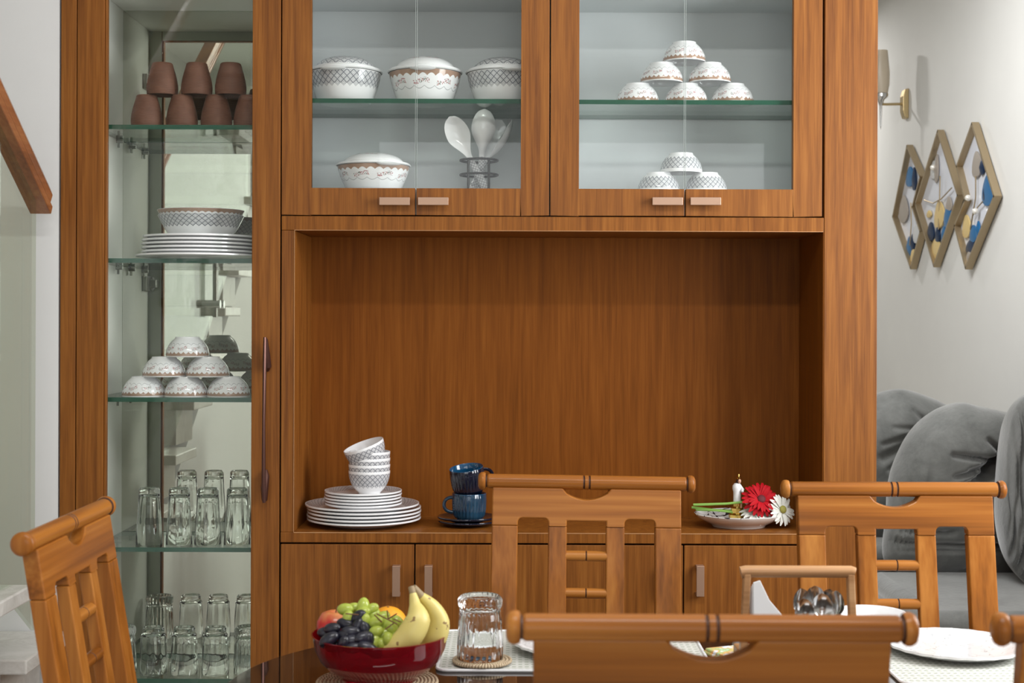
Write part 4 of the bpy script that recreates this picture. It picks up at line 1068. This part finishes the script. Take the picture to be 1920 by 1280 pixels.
# wall art: three framed pieces on the right wall
XW = XR-.018
def WP(x, y):
    Y = XW*F/(x-960+ROLL*(y-600)); return (Y, CZ-(y-600-ROLL*(x-960))*Y/F)
def wall_art(label, outline, leaves, wires, pearls):
    pts = [WP(*q) for q in outline]; n = len(pts); cy = sum(p[0] for p in pts)/n; cz = sum(p[1] for p in pts)/n
    t = thing('wall_art', label, 'wall decoration', (XR-.002, cy, cz), 0, 'metal wall art by the sofa')
    def L(q): return Vector((0, q[0]-cy, q[1]-cz))
    f = MB()
    for i in range(n):
        a, b = L(pts[i]), L(pts[(i+1) % n]); d = (b-a).normalized(); s_ = Vector((0, -d.z, d.y))*.0062
        vs = [a+s_-d*.004, b+s_+d*.004, b-s_+d*.004, a-s_-d*.004]
        f.add([v+Vector((-.035, 0, 0)) for v in vs]+[v+Vector((-.004, 0, 0)) for v in vs], [(0, 1, 2, 3), (7, 6, 5, 4), (0, 4, 5, 1), (1, 5, 6, 2), (2, 6, 7, 3), (3, 7, 4, 0)])
    f.build('frame', M['frame_gold'], t, smooth=False)
    MB().prism([(p[0]-cy, p[1]-cz) for p in pts], lambda a, b: (-.008, a, b), lambda a, b: (-.005, a, b)).build('backing_plate', M['backing'], t, smooth=False)
    for (x, y, w_, h, ang, mat) in leaves:
        q = L(WP(x, y)); a0, b0 = WP(x-w_/2, y), WP(x+w_/2, y); ww = abs(a0[0]-b0[0])/2; hh = h/F*q_Y(x)/2
        o = MB(); m_pts = []
        for k in range(16):
            th = 2*pi*k/16; m_pts.append((ww*cos(th)*(1-.35*sin(th)), hh*sin(th)))
        ca, sa = cos(R(ang)), sin(R(ang))
        m_pts = [(a*ca-b*sa, a*sa+b*ca) for a, b in m_pts]
        o.add([(-.028, q.y, q.z)]+[(-.018, q.y+a, q.z+b) for a, b in m_pts]+[(-.012, q.y+a, q.z+b) for a, b in m_pts],
              [(0, 1+k, 1+(k+1) % 16) for k in range(16)]+[(1+k, 17+k, 17+(k+1) % 16, 1+(k+1) % 16) for k in range(16)]+[tuple(range(17, 33))])
        o.build('leaf', M[mat], t, angle=60)
    wm = MB()
    for wpts in wires: wm.tube([L(WP(*q))+Vector((-.022, 0, 0)) for q in wpts], .003, 6)
    if wires: wm.build('wire', M['frame_gold'], t)
    for q in pearls: MB().ell(L(WP(*q))+Vector((-.03, 0, 0)), (.014,)*3, seg=12, rings=8).build('bead', M['pearl'], t)
def q_Y(x): return XW*F/(x-960)
wall_art('leftmost gold-framed pointed wall art with blue and taupe leaves', [(1707, 274), (1732, 331), (1717, 388), (1732, 434), (1714, 502), (1680, 406)],
         [(1706, 331, 14, 38, 0, 'leaf_blue'), (1714, 335, 7, 44, 0, 'leaf_navy'), (1694, 392, 16, 52, 0, 'leaf_taupe'), (1719, 438, 14, 36, 0, 'leaf_silver'), (1705, 462, 10, 38, 5, 'leaf_blue'), (1711, 455, 6, 34, 0, 'leaf_navy'), (1712, 482, 9, 34, 0, 'leaf_gold')],
         [[(1710, 380), (1711, 420), (1708, 460)]], [])
wall_art('middle gold-framed diamond wall art with gold and blue leaves', [(1765, 246), (1803, 366), (1758, 498), (1723, 382)],
         [(1751, 318, 12, 34, 0, 'leaf_silver'), (1756, 316, 6, 54, 5, 'leaf_taupe'), (1742, 401, 8, 14, 0, 'leaf_gold'), (1761, 402, 18, 52, -12, 'leaf_gold'), (1779, 383, 10, 30, 0, 'leaf_taupe'), (1777, 406, 14, 42, -8, 'leaf_blue'), (1745, 434, 12, 36, 5, 'leaf_navy'), (1758, 440, 8, 34, 0, 'leaf_navy'), (1770, 438, 9, 30, 0, 'leaf_blue'), (1755, 468, 19, 44, 0, 'leaf_gold')],
         [[(1735, 375), (1752, 381), (1768, 372), (1787, 352)], [(1765, 330), (1764, 380), (1762, 430)]], [(1755, 314)])
wall_art('rightmost gold-framed notched wall art with blue petals and beads', [(1830, 232), (1872, 368), (1818, 502), (1797, 423), (1817, 376), (1801, 312)],
         [(1831, 308, 16, 50, -5, 'leaf_taupe'), (1841, 314, 7, 28, -20, 'leaf_navy'), (1852, 356, 20, 60, 0, 'leaf_blue'), (1848, 362, 9, 38, 0, 'leaf_navy'), (1812, 424, 14, 44, -5, 'leaf_gold'), (1825, 438, 13, 34, -10, 'leaf_blue'), (1834, 432, 6, 36, 0, 'leaf_blue'), (1820, 462, 17, 26, 0, 'leaf_navy'), (1818, 482, 12, 28, 0, 'leaf_taupe')],
         [[(1832, 330), (1832, 370), (1827, 400), (1822, 430)], [(1826, 405), (1836, 388), (1845, 378)]], [(1821, 371), (1835, 396)])

# sconce
sY = XR*F/(1700-960); sz = CZ+(600-195+ROLL*740)*sY/F
t = thing('wall_sconce', 'brass wall sconce with smoky upright shade beside the cabinet end', 'lamp', (XR, sY, sz))
ph = .075
MB().prism([(-.02, -ph*.95), (-.004, -ph), (-.001, -ph), (-.001, ph), (-.004, ph), (-.02, ph*.95), (-.03, ph*.5), (-.03, -ph*.5)], lambda a, b: (a, -.03, b), lambda a, b: (a, .03, b)).build('wall_plate', M['brass'], t, smooth=False, bevel=.004)
MB().tube([(-.03, 0, 0), (-.11, 0, -.002), (-.135, 0, 0)], .007, 10).build('arm', M['brass'], t)
MB().lathe([(0, -.13), (.004, -.11), (.007, -.01), (.018, .02), (.036, .035), (.038, .050), (0, .052)], 20, X=Matrix.Translation((-.135, 0, 0))).build('cup', M['steel'], t)
MB().lathe([(.034, .053), (.043, .10), (.044, .16), (.033, .27), (.030, .27), (.041, .16), (.040, .10), (.031, .054)], 28, X=Matrix.Translation((-.135, 0, 0)), closed=True).build('shade', M['shade'], t, angle=60)
